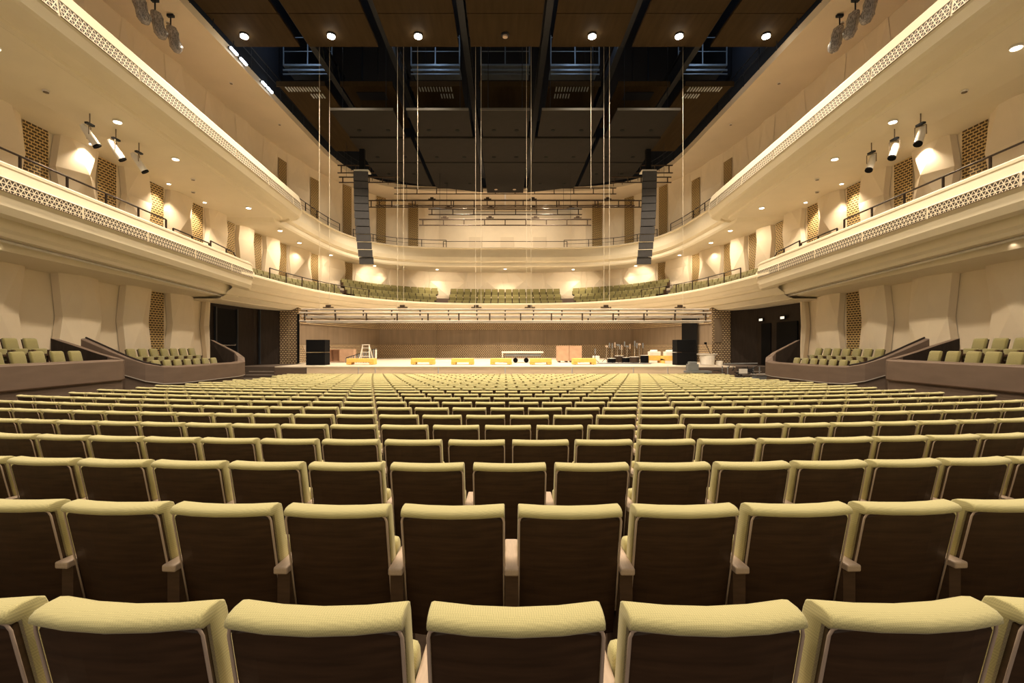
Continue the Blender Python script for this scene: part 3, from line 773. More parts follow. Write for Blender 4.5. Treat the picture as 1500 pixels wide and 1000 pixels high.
b = MB(); b.loft([[(x, back_y(z) - 0.02 + d, z) for (z, d) in ((0.25, 0), (0.93, 0), (0.93, 0.02), (0.25, 0.02))] for x in (-0.20, 0.20)], closed=True, caps=True)
b.build('backrest_shell', M['seatwood'], bproto)
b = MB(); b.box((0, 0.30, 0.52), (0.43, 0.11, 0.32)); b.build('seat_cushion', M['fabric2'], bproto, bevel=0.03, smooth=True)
for q in (-1, 1): MB().box((q * 0.255, 0.22, 0.63), (0.06, 0.34, 0.03)).box((q * 0.255, 0.22, 0.31), (0.05, 0.26, 0.62)).build('armrest', M['armside'], bproto)
tag(bproto, '', 'seat', 'olive seats in the side boxes')
placed = [False]
def put_box_seat(x, y, z, rz, lab):
    if not placed[0]:
        bproto.location = (x, y, z); bproto.rotation_euler = (0, 0, rz); bproto['label'] = lab; placed[0] = True
    else: copy_tree(bproto, (x, y, z), rz, lab)
NEAR_F = [10.8, 11.35, 11.9, 12.4, 12.96, 13.5]; NEAR_B = [11.2, 11.75, 12.3, 12.85, 13.4]
FAR_F = [16.7, 17.25, 17.8, 18.35, 18.9, 19.45, 20.0]; FAR_B = [17.0, 17.55, 18.1, 18.65, 19.2, 19.75, 20.3]
for s in (-1, 1):
    for bn, ys, X, z, rn in (('near', NEAR_F, 12.1, -1.13, 'front'), ('near', NEAR_B, 13.25, -0.78, 'back'), ('far', FAR_F, 12.15, -1.49, 'front'), ('far', FAR_B, 13.25, -1.10, 'back')):
        for i, y in enumerate(ys):
            put_box_seat(s * X, y, z, s * 1.45, 'olive seat in the %s %s box, %s row, %s from its camera end' % (bn, SIDE[s], rn, ORD[i + 1]))

# choir seats: one small mesh each
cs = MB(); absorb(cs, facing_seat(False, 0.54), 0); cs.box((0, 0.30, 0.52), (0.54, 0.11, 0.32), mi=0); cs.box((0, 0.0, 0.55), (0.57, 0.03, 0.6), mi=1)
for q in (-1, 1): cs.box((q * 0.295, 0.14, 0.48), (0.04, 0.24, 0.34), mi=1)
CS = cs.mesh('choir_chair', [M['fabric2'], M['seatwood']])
def put_mesh(name, me, loc, rz, lab, cat, grp):
    o = bpy.data.objects.new(name, me); COL.objects.link(o); o.location = loc; o.rotation_euler = (0, 0, rz)
    return tag(o, lab, cat, grp)
for j in range(3):
    a, yc, ye, n = row_curve(j)
    P = Path([p for p in reversed(curve(a, yc, ye, n, cnt=80, y0=25.0))])      # from the centre outwards on the right
    sp = 0.63
    for s in (-1, 1):
        # centre block
        u = sp / 2; i = 1
        while u < 5.2:
            p, t = P.at(u); ang = math.atan2(t.y, t.x)
            put_mesh('choir_chair', CS, (s * p.x, p.y, rz_(j, p.y)), PI + s * ang, 'olive choir seat, centre block, %s row up, %s %s of its middle' % (ORD[j + 1], ORD[i], SIDE[s]), 'seat', 'choir seats behind the stage')
            u += sp; i += 1
        u = 6.5; i = 1; lim = 14.0 + 0.8 * j
        while u < lim:
            p, t = P.at(u); ang = math.atan2(t.y, t.x)
            put_mesh('choir_chair', CS, (s * p.x, p.y, rz_(j, p.y)), PI + s * ang, 'olive choir seat, %s curved block, %s row up, %s from the centre aisle' % (SIDE[s], ORD[j + 1], ORD[i]), 'seat', 'choir seats behind the stage')
            u += sp; i += 1
        if j == 2: continue
        u = lim + 1.3; i = 1
        while u < P.len - (1.0 if j else 0.2):
            p, t = P.at(u); ang = math.atan2(t.y, t.x)
            put_mesh('choir_chair', CS, (s * p.x, p.y, rz_(j, p.y)), PI + s * ang, 'olive seat behind the %s gallery rail, %s row, %s from the curved choir block' % (SIDE[s], 'front' if j == 0 else 'back', ORD[i]), 'seat', 'choir seats along the side galleries')
            u += sp; i += 1
# side balcony seats peeping over the rim; upper gallery seats
for s in (-1, 1):
    for i in range(12):
        y = 11.2 + i * 1.05
        put_mesh('balcony_chair', CS, (s * 13.45, y, rim_lo(y) - 0.80), s * 1.4, 'olive seat top behind the %s lower balcony rim, %s from the camera' % (SIDE[s], ORD[i + 1]), 'seat', 'side balcony seats')
for i in range(14):
    x = -5.2 + i * 0.8
    put_mesh('gallery_chair', CS, (x, 43.2, RUZ - 0.68), PI, 'dark olive seat in the middle of the upper gallery, %s from the left' % ORD[i + 1], 'seat', 'upper gallery seats')
P = Path([p for p in reversed(curve(13.1, 28.0, 41.9, 4.0, cnt=80, y0=27.0))])
for s in (-1, 1):
    u = 6.6; i = 1
    while u < 21:
        if not 12.2 < u < 13.2:
            p, t = P.at(u); ang = math.atan2(t.y, t.x)
            put_mesh('gallery_chair', CS, (s * p.x, p.y, RUZ - 0.80), PI + s * ang, 'olive seat behind the %s upper gallery rail, %s from the centre' % (SIDE[s], ORD[i]), 'seat', 'upper gallery seats')
            i += 1
        u += 0.75

# ------------------------------------------------------------------ balcony railings
def railing(label, pts, zf, h=0.42, grp='dark balcony rails', mid=False, post=1.4):
    P = Path([(p[0], p[1]) for p in pts]); p0 = P.at(0)[0]
    r = empty('balcony_railing', (p0.x, p0.y, zf(p0.y))); tag(r, label, 'railing', grp)
    n = max(2, int(P.len / 0.5)); line = []
    for i in range(n + 1):
        q = P.at(P.len * i / n)[0]; line.append((q.x, q.y, zf(q.y) + h))
    b = MB().path(line, 0.028, 6); b.build('handrail', M['rail'], r)
    if mid: MB().path([(a, c, d - h * 0.5) for a, c, d in line], 0.015, 4).build('mid_rail', M['rail'], r)
    k = max(1, round(P.len / post))
    for i in range(k + 1):
        q = P.at(P.len * i / k)[0]; MB().box((q.x, q.y, zf(q.y) + h / 2), (0.05, 0.05, h)).build('post', M['rail'], r)
for s in (-1, 1):
    X = s * 13.05; sd = SIDE[s]
    railing('long dark rail on the %s lower balcony, nearest the camera' % sd, [(X, 6), (X, 18.6)], rim_lo, 0.44)
    railing('short dark rail on the %s lower balcony before its stage end' % sd, [(X, 19.0), (X, 21.3)], rim_lo, 0.22, post=1.1)
    railing('dark rail at the stage end of the %s lower balcony' % sd, [(s * 13.1, 21.5), (s * 13.5, 25.8)], lambda y: rim_lo(y) - 0.02 - (0.35 if y > 24 else 0), 0.40)
    P = Path([(s * p[0], p[1]) for p in curve(*RL, off=0.18, cnt=60, y0=24.0)])
    a0, a1 = 2.2, P.len * 0.52
    pts = [P.at(lerp(a0, a1, i / 24))[0] for i in range(25)]
    railing('long curved dark rail along the %s side of the choir balcony' % sd, [(p.x, p.y) for p in pts], lambda y: RLZ, 0.62, post=1.8)
    P = Path([(s * p[0], p[1]) for p in curve(*RU, off=0.2, cnt=60, y0=25.5)])
    for (lab, f0, f1) in (('outer', 0.05, 0.40), ('middle', 0.47, 0.80)):
        pts = [P.at(P.len * lerp(f0, f1, i / 20))[0] for i in range(21)]
        railing('%s dark rail on the %s side of the upper gallery' % (lab, sd), [(p.x, p.y) for p in pts], lambda y: RUZ, 0.62, post=1.9, mid=True)
railing('straight thin dark rail across the middle of the upper gallery', [(-5.4, 42.2), (5.4, 42.2)], lambda y: RUZ - 0.7, 1.45, post=10.8)

# ------------------------------------------------------------------ side boxes
def parapet(root, path, name='parapet', th=0.30, low=-2.7, band=0.58):
    """path: (x, y, ztop), drawn with the box interior on the side given by n."""
    out = [];
    for i, p in enumerate(path):
        a = Vector(path[max(i - 1, 0)][:2]); c = Vector(path[min(i + 1, len(path) - 1)][:2]); t = (c - a).normalized()
        out.append((p, Vector((-t.y, t.x))))
    return out
for s in (-1, 1):
    sd = SIDE[s]
    def offs(path, d):
        res = []
        for i, p in enumerate(path):
            a = Vector(path[max(i - 1, 0)][:2]); c = Vector(path[min(i + 1, len(path) - 1)][:2]); t = (c - a).normalized()
            n = Vector((t.y, -t.x)) * -s          # towards the box interior, for paths drawn towards the stage
            res.append((p[0] + n.x * d, p[1] + n.y * d))
        return res
    for nm, path, fz, yb0, yb1 in (
        ('near', [(11.5, 4.0, -0.50), (11.5, 9, -0.49), (11.5, 14.3, -0.47), (11.53, 14.6, -0.46), (11.65, 14.8, -0.44), (12.4, 14.86, -0.25), (13.1, 14.9, -0.02), (13.75, 14.95, 0.17)], -1.13, 4.0, 14.7),
        ('far', [(13.65, 15.55, 0.20), (13.0, 15.6, -0.10), (12.4, 15.75, -0.40), (11.95, 16.05, -0.62), (11.65, 16.5, -0.74), (11.5, 17.2, -0.77), (11.5, 20.8, -0.77), (11.52, 21.4, -0.73), (11.7, 21.7, -0.55), (12.0, 21.75, -0.35), (13.1, 21.8, 0.20)], -1.49, 15.7, 21.7)):
        pth = [(s * p[0], p[1], p[2]) for p in path]
        root = empty('side_box', (s * 11.8, pth[0][1], -2.6))
        tag(root, '%s grey-brown timber box on the %s side wall, %s' % (nm, sd, 'cut by the frame edge' if nm == 'near' else 'with a swept rising rail'), 'seating box')
        inn_ = offs(pth, -0.30)
        # keep the inner side inside the box: flip when it leaves it
        cxm, cym = s * 13.4, (yb0 + yb1) / 2
        rows = []
        for p, q in zip(pth, inn_):
            q2 = q
            rows.append([(p[0], p[1], -0.58 + p[2]), (p[0], p[1], p[2] - 0.02), (lerp(p[0], q2[0], 0.1), lerp(p[1], q2[1], 0.1), p[2]), (q2[0], q2[1], p[2] + 0.03), (q2[0], q2[1], -0.75 + p[2])])
        MB().loft(rows, caps=True).build('parapet', M['box'], root)
        low = offs(pth, -0.06)
        rows = [[(q[0], q[1], -2.75), (q[0], q[1], p[2] - 0.57)] for p, q in zip(pth, low)]
        MB().loft(rows).build('plinth', M['boxlow'], root)
        rows = [[(q[0], q[1], p[2] - 0.60), (q[0], q[1], p[2] - 0.57)] for p, q in zip(pth, offs(pth, 0.012))]
        MB().loft(rows).build('bottom_bead', M['alu'] if nm == 'far' else M['seatwood'], root)
        # decks: front tier and raised rear tier
        b = MB(); b.box((s * 12.25, (yb0 + yb1) / 2, fz - 0.05), (1.2, yb1 - yb0 - 0.3, 0.1)); b.build('front_deck', M['carpet'], root)
        b = MB(); b.box((s * 14.05, (yb0 + yb1) / 2, fz + 0.15), (2.4, yb1 - yb0 - 0.3, 0.38)); b.build('rear_deck', M['carpet'], root)
        b = MB(); b.box((s * 12.93, (yb0 + yb1) / 2 - 0.2, fz + 0.86), (0.26, (yb1 - yb0) * 0.86, 0.05)); b.box((s * 13.0, (yb0 + yb1) / 2 - 0.2, fz + 0.6), (0.05, (yb1 - yb0) * 0.86, 0.5)); b.build('row_shelf', M['seatwood'], root)
        if nm == 'near':
            b = MB(); b.add([(s * 13.75, 14.62, 0.19), (s * 11.9, 14.46, -0.36), (s * 11.86, 14.40, -1.3), (s * 13.75, 14.62, -1.3)], [(0, 1, 2, 3)]); b.build('end_lining', M['darkwood'], root)
        else:
            b = MB(); b.add([(s * 13.1, 21.46, 0.22), (s * 12.0, 21.40, -0.36), (s * 11.85, 21.30, -1.6), (s * 13.1, 21.46, -1.6)], [(0, 1, 2, 3)]); b.build('end_lining', M['darkwood'], root)
            b = MB(); b.path([(q[0], q[1], p[2] + 0.04) for p, q in zip(pth[:5], offs(pth[:5], -0.2))], 0.03, 6); b.build('rail', M['darkwood'], root)

# ------------------------------------------------------------------ soffit and gallery downlights
def downlight(x, y, z, lab, lit=True, r=0.10, power=0, grp='soffit downlights', spot=120, aim=None):
    d = empty('soffit_downlight', (x, y, z)); tag(d, lab, 'light', grp)
    MB().tube((x, y, z - 0.015), (x, y, z + 0.03), r * 1.25, 12).build('trim_ring', M['white'], d)
    MB().tube((x, y, z - 0.03), (x, y, z - 0.012), r, 12).build('lens', M['litsoft'] if lit else M['unlit'], d)
    if power: lamp('SPOT', (x, y, z - 0.08), power, WARM, 0.08, spot=spot, blend=0.7, aim=aim)
def soff_up(y, x):
    zi = rim_up(y) - 1.2; zw = 7.1 - 0.02 * (y - 14); zm = lerp(zi, zw, 0.7); xi = 12.2
    return lerp(zi, zm, (x - xi) / (13.9 - xi)) if x < 13.9 else lerp(zm, zw, (x - 13.9) / 1.4)
def soff_lo(y, x):
    zi = rim_lo(y) - 1.60; zw = 2.42 - 0.018 * (y - 14); return lerp(zi, zw, min(1, (x - 13.6) / 1.7))
for s in (-1, 1):
    sd = SIDE[s]
    for i, (x, y) in enumerate(((12.9, 12.2), (12.75, 15.9), (12.75, 18.7), (12.9, 24.3))):
        downlight(s * x, y, soff_up(y, x) - 0.02, 'lit downlight under the %s upper balcony, %s one from the camera' % (sd, ORD[i + 1]), True, 0.11, 260)
    for i, (y, px_) in enumerate(((17.0, 0), (20.9, 0), (23.4, 0))):
        downlight(s * 14.55, y, soff_up(y, 14.55) - 0.02, 'small wall-washing downlight beside the %s balcony wall, %s from the camera' % (sd, ORD[i + 1]), True, 0.07, 380, spot=110, aim=(s * 0.1, 0, -1))
    for i, (x, y) in enumerate(((13.3, 14.0), (14.3, 16.6), (13.3, 20.6), (14.2, 22.0))):
        downlight(s * x, y, soff_up(y, x) - 0.02, 'unlit twin fitting under the %s upper balcony, %s from the camera' % (sd, ORD[i + 1]), False, 0.07)
    for i, (x, y) in enumerate(((13.9, 13.2), (14.1, 17.6), (14.2, 19.2), (14.2, 24.5))):
        downlight(s * x, y, soff_lo(y, x) - 0.02, 'dim fitting under the %s lower balcony, %s from the camera' % (sd, ORD[i + 1]), False, 0.08, 70 if i in (1, 3) else 45)
    for i, (x, y) in enumerate(((14.0, 15.5), (13.6, 19.5), (13.6, 24.0), (13.3, 28.5))):
        downlight(s * x, y, CE - 0.02, 'faint fitting in the beige ceiling on the %s, %s from the camera' % (sd, ORD[i + 1]), False, 0.07, 0)
    # under the upper gallery ring
    for i, (u, x_, y_) in enumerate(((0, 12.9, 27.7), (0, 13.2, 31.0), (0, 12.7, 35.2), (0, 10.8, 40.0), (0, 5.9, 41.9))):
        downlight(s * x_, y_, RUZ - 1.73, 'lit downlight beneath the upper gallery on the %s, %s from the stage side' % (sd, ORD[i + 1]), True, 0.11, 230 if i < 4 else 480, spot=140, aim=(s * (0.75, 0.75, 0.6, 0.35, 0.0)[i], (0.0, 0.1, 0.45, 0.7, 0.8)[i], -0.9))
    for x_, y_ in ((6.2, 44.6), (10.6, 41.9), (13.3, 37.6), (14.0, 33.0)):
        lamp('SPOT', (s * x_, y_, RUZ - 1.75), 90 if x_ < 11 and x_ > 9 else 110, WARM, 0.05, spot=125, blend=1.0)
downlight(0, 41.7, RUZ - 1.73, 'lit downlight beneath the upper gallery, exactly in the middle', True, 0.11, 520, spot=140, aim=(0, 0.8, -0.9))
lamp('SPOT', (0, 45.0, RUZ - 1.75), 230, WARM, 0.05, spot=120, blend=1.0)
# added spots without fittings, brightening the upper gallery walls and back bay
for s in (-1, 1):
    for x_, y_ in ((2.8, 42.2), (8.0, 40.8), (11.2, 35.0)): lamp('SPOT', (s * x_, y_, CE - 0.3), 1300 if x_ < 3 else 380, WARM, 0.15, spot=150, blend=1.0, aim=(0, 0.6, -1) if x_ < 3 else None)

# ------------------------------------------------------------------ line arrays
for s in (-1, 1):
    r = empty('line_array_speaker', (s * 8.3, 28, 5.2)); tag(r, 'tall hanging column of grey loudspeakers %s of the stage' % SIDE[s], 'loudspeaker', 'hanging line arrays')
    z = 10.05; ang = 0.0; y = 28.0; x = s * 8.36
    rot = Matrix.Rotation(-s * 0.10, 4, 'Z')
    for k in range(12):
        h = 0.43 if k else 0.58
        ang = 0.0 if k < 3 else (k - 2) ** 1.5 * 0.011
        mt = Matrix.Translation((x + s * -0.008 * k, y, z)) @ rot @ Matrix.Rotation(ang, 4, 'X')
        cab = MB(); w = 0.84
        vs = [(-w / 2, 0, 0), (w / 2, 0, 0), (w * 0.36, 0.62, -0.04), (-w * 0.36, 0.62, -0.04)]
        vs += [(a_, b_, -h + 0.02) for a_, b_, _ in vs[:2]] + [(a_, b_, -h + 0.06) for a_, b_, _ in vs[2:]]
        cab.add(vs, [(0, 1, 2, 3), (4, 7, 6, 5), (0, 4, 5, 1), (1, 5, 6, 2), (2, 6, 7, 3), (3, 7, 4, 0)], mtx=mt)
        c = cab.build('cabinet', M['spkside'], r)
        MB().box((0, -0.012, -h / 2 + 0.01), (w - 0.02, 0.02, h - 0.045), mtx=mt).build('grille', M['speaker'], c)
        z -= h * math.cos(ang); y += h * math.sin(ang) * 0.35
        y = 28 + (0.0 if k < 3 else 0.012 * (k - 2) ** 2)
    MB().box((x, 28.3, 10.12), (0.85, 0.6, 0.08)).build('top_frame', M['white'], r)
    MB().box((x + s * 0.0, 28.3, 11.0), (0.28, 0.28, 1.5)).box((x, 28.3, 11.9), (0.5, 0.3, 0.12)).build('hoist', M['black'], r)
    MB().tube((x, 28.3, 11.9), (x, 28.3, 18.9), 0.03, 6).build('chain', M['darksteel'], r)

# ------------------------------------------------------------------ trusses and hanging ropes
def truss(lab, y, x0, x1, zt, zb, m, step=1.45, clamps=(), link=0, grp='lighting trusses'):
    r = empty('lighting_truss', ((x0 + x1) / 2, y, zb)); tag(r, lab, 'truss', grp)
    b = MB().tube((x0, y, zt), (x1, y, zt), 0.045, 8); b.build('top_pipe', m, r)
    b = MB().tube((x0, y, zb), (x1, y, zb), 0.04, 8); b.build('bottom_pipe', m, r)
    n = max(2, round((x1 - x0) / step))
    for i in range(n + 1):
        x = x0 + 0.25 + (x1 - x0 - 0.5) * i / n; MB().box((x, y, (zt + zb) / 2), (0.06, 0.06, zt - zb)).build('web_bar', M['truss'], r)
    if link:
        for x in (-6, 0, 6): MB().tube((x, y - link, zt), (x, y, zt), 0.03, 6).build('link_pipe', m, r)
    if zt > 5:
        for x in (lerp(x0, x1, 0.12), lerp(x0, x1, 0.88)): MB().tube((x, y, zt), (x, y, 13.4), 0.01, 4).build('hanger', M['darksteel'], r)
    for x in clamps:
        MB().box((x, y, zt + 0.10), (0.5, 0.10, 0.05)).box((x, y, zt + 0.16), (0.22, 0.12, 0.12)).build('clamp', M['truss'], r)
    return r
LOWTR = [(22.9, 9.75, 1.52, 1.13), (23.5, 9.9, 1.72, 1.39), (24.1, 9.9, 1.36, 1.12)]
for i, (y, X, zt, zb) in enumerate(LOWTR):
    truss('long lighting truss hanging low across the stage, %s from the camera' % ORD[i + 1], y, -X, X, zt, zb, M['alu'], clamps=(-8.6, -5, -1.4, 1.2, 4.9, 8.5) if i == 1 else (), link=0.6 if i == 2 else 0)
truss('upper dark truss spanning between the two speaker columns', 33.0, -9.4, 9.4, 9.85, 9.40, M['truss'], clamps=(-5, -1.2, 1.9, 7))
truss('second dark truss close behind the one between the speakers', 33.6, -9.0, 9.0, 10.05, 9.68, M['truss'], 2.6)
truss('short middle dark truss below the wide one, behind the ropes', 34.0, -5.4, 5.4, 9.55, 9.16, M['truss'], clamps=(-4, -1, 2, 4.6))
truss('lowest dark truss before the upper gallery', 32.0, -5.7, 5.7, 8.30, 7.92, M['truss'], clamps=(-4, -1, 2, 4.8))
for s in (-1, 1):
    truss('upper short dark truss behind the %s speaker column' % SIDE[s], 32.0, *(sorted((s * 11.0, s * 7.0))), 11.1, 10.75, M['truss'], 1.1)
    truss('tucked short dark truss high behind the %s speaker column' % SIDE[s], 32.6, *(sorted((s * 11.3, s * 6.0))), 12.1, 11.6, M['truss'], 1.1)
truss('high dark truss glimpsed between the reflectors', 37.0, -8.5, 8.5, 12.0, 11.55, M['truss'], 1.6)
ROPES = [(-8.8, 22.9, 1.5), (-8.54, 23.5, 1.7), (-5.1, 22.9, 1.5), (-4.94, 23.5, 1.7), (-4.2, 23.2, 7.5), (-1.40, 22.9, 1.5), (-1.17, 23.5, 1.7), (1.04, 23.5, 1.7), (1.23, 22.9, 1.5), (4.12, 23.2, 7.5), (4.8, 23.5, 1.7), (4.94, 22.9, 1.5), (8.42, 22.9, 1.5), (8.64, 23.5, 1.7)]
for i, (x, y, zl) in enumerate(ROPES):
    o = MB().tube((x, y, zl), (x, y, 18.9), 0.0085, 5).build('suspension_rope', M['cable'], origin=(x, y, zl))
    tag(o, 'thin pale rope hanging from the ceiling before the stage, %s from left' % ORD[i + 1], 'rope', 'suspension ropes')

# ------------------------------------------------------------------ side spotlights and wrapped lights
def spotlight(x, y, z, zc, aim, lab, grp):
    r = empty('spotlight', (x, y, z)); tag(r, lab, 'spotlight', grp)
    v = Vector(aim).normalized(); p = Vector((x, y, z)); q0 = p - v * 0.28; q1 = p + v * 0.32
    MB().tube(q0, q1, 0.10, 14, 0.115).tube(q0 - v * 0.08, q0, 0.07, 12).build('barrel', M['white'], r, smooth=False)
    MB().tube(q1, q1 + v * 0.05, 0.12, 14).build('lens_rim', M['black'], r)
    side = v.cross(Vector((0, 0, 1))).normalized() * 0.15
    MB().path([p + side, p + side + Vector((0, 0, 0.30)), p - side + Vector((0, 0, 0.30)), p - side], 0.014, 5).build('yoke', M['unlit'], r)
    MB().tube(p + Vector((0, 0, 0.30)), (x, y, zc), 0.018, 5).build('stem', M['unlit'], r)
    MB().box((x, y, z + 0.36), (0.10, 0.28, 0.06)).build('clamp', M['darksteel'], r)
for s in (-1, 1):
    nm = ['nearest', 'middle', 'farthest']
    for i, (y, dz) in enumerate(((15.3, 0), (16.3, 0), (17.3, 0))):
        x = s * (13.15 - 0.02 * i); z = 6.62 - 0.05 * i
        aim = (0.42, 0.25, -0.8) if s < 0 else (-0.42, -0.22, -0.8)
        spotlight(x, y, z, soff_up(y, abs(x)), aim, 'white cylindrical spotlight under the %s upper balcony, %s of three' % (SIDE[s], nm[i]), 'hanging side spotlights')
    for i, y in enumerate((17.3, 18.15, 19.0)):
        x = s * 13.15; r = empty('wrapped_stage_light', (x, y, 12.0)); tag(r, 'stage light wrapped in grey plastic by the %s ceiling edge, %s of three' % (SIDE[s], nm[i]), 'stage light', 'plastic wrapped stage lights')
        b = MB(); rows = []
        for (t, rr) in ((0, 0.06), (0.08, 0.17), (0.3, 0.22), (0.55, 0.19), (0.8, 0.23), (1.0, 0.16), (1.08, 0.05)):
            rows.append([(x + rr * (1 + 0.16 * math.sin(5 * a_ + 7 * t)) * math.cos(a_) - s * 0.25 * t, y + rr * math.sin(a_) * (1 + 0.14 * math.cos(4 * a_)), 12.55 - t) for a_ in [2 * PI * k / 16 for k in range(16)]])
        b.loft(rows, closed=True, caps=True).build('plastic_cover', M['plastic'], r, smooth=True)
        MB().tube((x, y, 12.5), (x, y, 13.0), 0.03, 6).build('stem', M['darksteel'], r)
        MB().box((x, y, 12.93), (0.25, 0.12, 0.10)).build('clamp', M['darksteel'], r)

# ------------------------------------------------------------------ things on the stage
def sx(px, y): return (px - 740) / 708.0 * y
for i, (px, w) in enumerate(((530, 1.6), (620, 1.35), (678, 1.3), (734, 1.25), (792, 1.25), (855, 1.35))):
    y = 28.6 + 0.15 * (i % 2); x = sx(px, y)
    r = empty('yellow_trolley', (x, y, SZ)); tag(r, 'low yellow trolley at the front of the stage, %s from the left' % ORD[i + 1], 'trolley', 'yellow trolleys')
    MB().box((x, y, SZ + 0.25), (w, 0.7, 0.22)).build('deck', M['yellow'], r, bevel=0.02)
    for q in (-1, 1): MB().box((x + q * (w / 2 - 0.13), y, SZ + 0.10), (0.28, 0.66, 0.16)).build('skid', M['yellow'], r)
    b = MB()
    for q in (-1, 1):
        for t in (-1, 1): b.tube((x + q * (w / 2 - 0.13) - 0.02, y + t * 0.25, SZ + 0.04), (x + q * (w / 2 - 0.13) + 0.02, y + t * 0.25, SZ + 0.04), 0.04, 8)
    b.build('castors', M['black'], r)
    if i == 0:
        pass
# white wheeled platform
y = 31.8; x = sx(765, y)
r = empty('platform_cart', (x, y, SZ)); tag(r, 'white wheeled platform cart standing mid stage', 'cart')
MB().box((x, y, SZ + 0.68), (2.7, 1.1, 0.10)).box((x - 1.3, y - 0.5, SZ + 0.5), (0.06, 0.06, 0.3)).build('deck', M['white'], r)
MB().box((x + 0.05, y, SZ + 0.5), (2.3, 0.9, 0.14)).build('under_frame', M['greymetal'], r)
for q in (-0.45, 0.25):
    MB().tube((x + q, y - 0.35, SZ + 0.16), (x + q, y - 0.25, SZ + 0.16), 0.16, 14).build('wheel', M['black'], r)
    MB().box((x + q, y - 0.3, SZ + 0.34), (0.08, 0.08, 0.24)).build('fork', M['greymetal'], r)
for q in (-1, 1): MB().tube((x + q * 1.2, y + 0.3, SZ), (x + q * 1.2, y + 0.3, SZ + 0.45), 0.03, 6).build('leg', M['greymetal'], r)
# plywood crates
for i, (px, w) in enumerate(((824, 0.8), (842, 0.85))):
    y = 32.4; x = sx(px, y)
    r = empty('plywood_crate', (x, y, SZ)); tag(r, '%s pinkish plywood crate of the pair right of the white cart' % ('left' if i == 0 else 'right'), 'crate', 'plywood crates')
    MB().box((x, y, SZ + 0.60), (w - 0.03, 0.8, 1.0)).build('body', M['ply'], r)
    for q in (-1, 1): MB().box((x + q * w * 0.3, y, SZ + 0.05), (0.12, 0.8, 0.10)).build('skid', M['seatwood'], r)
y = 33.0; x = sx(873, y); o = MB().box((x, y, SZ + 0.22), (0.42, 0.4, 0.40)).build('white_box', M['white'], origin=(x, y, SZ), bevel=0.02); tag(o, 'small white box on the stage right of the plywood crates', 'box')
# black loudspeaker stacks
for s, px in ((-1, 466), (1, 1002)):
    y = 27.9; x = sx(px, y)
    r = empty('stage_loudspeaker', (x, y, SZ)); tag(r, 'tall black loudspeaker stack at the %s end of the stage' % SIDE[s], 'loudspeaker', 'black stage loudspeakers')
    for k in range(2):
        c = MB().box((x, y, SZ + 0.36 + k * 0.74), (1.08, 0.8, 0.71)).build('cabinet', M['black'], r, bevel=0.015)
        MB().box((x, y - 0.41, SZ + 0.36 + k * 0.74), (1.0, 0.02, 0.63)).build('grille', M['black'], c)
# leaning board behind left speaker
y = 28.6; x = sx(449, y); o = MB().add([(x - 0.2, y, SZ + 1.15), (x, y, SZ + 1.15), (x + 0.35, y, SZ), (x + 0.15, y, SZ), (x - 0.2, y + 0.04, SZ + 1.15), (x, y + 0.04, SZ + 1.15), (x + 0.35, y + 0.04, SZ), (x + 0.15, y + 0.04, SZ)], [(0, 1, 2, 3), (4, 7, 6, 5), (0, 4, 5, 1), (1, 5, 6, 2), (2, 6, 7, 3), (3, 7, 4, 0)]).build('leaning_board', M['stageface'], origin=(x, y, SZ))
tag(o, 'pale board leaning beside the left black loudspeaker', 'board')
# open cabinet
y = 32.0; x = sx(502, y); r = empty('plywood_cabinet', (x, y, SZ)); tag(r, 'open brown plywood cabinet between the left loudspeaker and the ladder', 'cabinet')
b = MB().box((x, y, SZ + 0.86), (1.6, 0.6, 0.04)).box((x, y, SZ + 0.06), (1.6, 0.6, 0.04)).box((x, y + 0.28, SZ + 0.45), (1.6, 0.04, 0.8))
for q in (-0.78, -0.1, 0.78): b.box((x + q, y, SZ + 0.45), (0.04, 0.6, 0.8))
b.build('carcass', M['ply'], r)
MB().box((x + 0.34, y - 0.3, SZ + 0.46), (0.84, 0.03, 0.76)).build('door', M['ply'], r)
# stepladder
y = 30.6; x = sx(536, y); r = empty('stepladder', (x, y, SZ)); tag(r, 'pale metal stepladder standing behind the leftmost yellow trolley', 'ladder')
for q in (-1, 1):
    MB().tube((x + q * 0.36, y - 0.35, SZ), (x + q * 0.2, y, SZ + 1.15), 0.03, 6).build('front_rail', M['white'], r)
    MB().tube((x + q * 0.42, y + 0.4, SZ), (x + q * 0.2, y + 0.02, SZ + 1.15), 0.025, 6).build('rear_rail', M['white'], r)
for k in range(4):
    t = (k + 0.7) / 4.4; MB().box((x, y - 0.35 * (1 - t), SZ + 1.15 * t), (2 * lerp(0.36, 0.2, t), 0.10, 0.035)).build('step', M['white'], r)
MB().box((x, y, SZ + 1.17), (0.46, 0.22, 0.05)).build('top_cap', M['white'], r)
# low barrier fence
y = 31.4; x0_, x1_ = sx(507, y), sx(551, y); r = empty('folding_barrier', (x0_, y, SZ)); tag(r, 'low slatted barrier behind the stepladder, taller at its right', 'barrier')
b = MB()
for k in range(13):
    t = k / 12; b.box((lerp(x0_, x1_, t), y, SZ + (0.15 + 0.32 * t)), (0.07, 0.05, 0.3 + 0.62 * t))
b.build('slats', M['greymetal'], r, bevel=0)
MB().tube((x0_, y, SZ + 0.32), (x1_, y, SZ + 0.92), 0.025, 6).build('top_rail', M['black'], r)
MB().tube((x1_, y - 0.05, SZ), (x1_, y - 0.05, SZ + 0.85), 0.06, 8).build('end_roll', M['white'], r)
# flat sheets
for i, (px, y, w) in enumerate(((655, 33.5, 1.9), (700, 36, 2.6))):
    x = sx(px, y); o = MB().box((x, y, SZ + 0.03), (w, 1.3, 0.05)).build('flat_sheet', M['white'], origin=(x, y, SZ)); tag(o, '%s white sheet lying flat on the stage floor left of centre' % ('near' if i == 0 else 'far'), 'sheet', 'white sheets on stage')
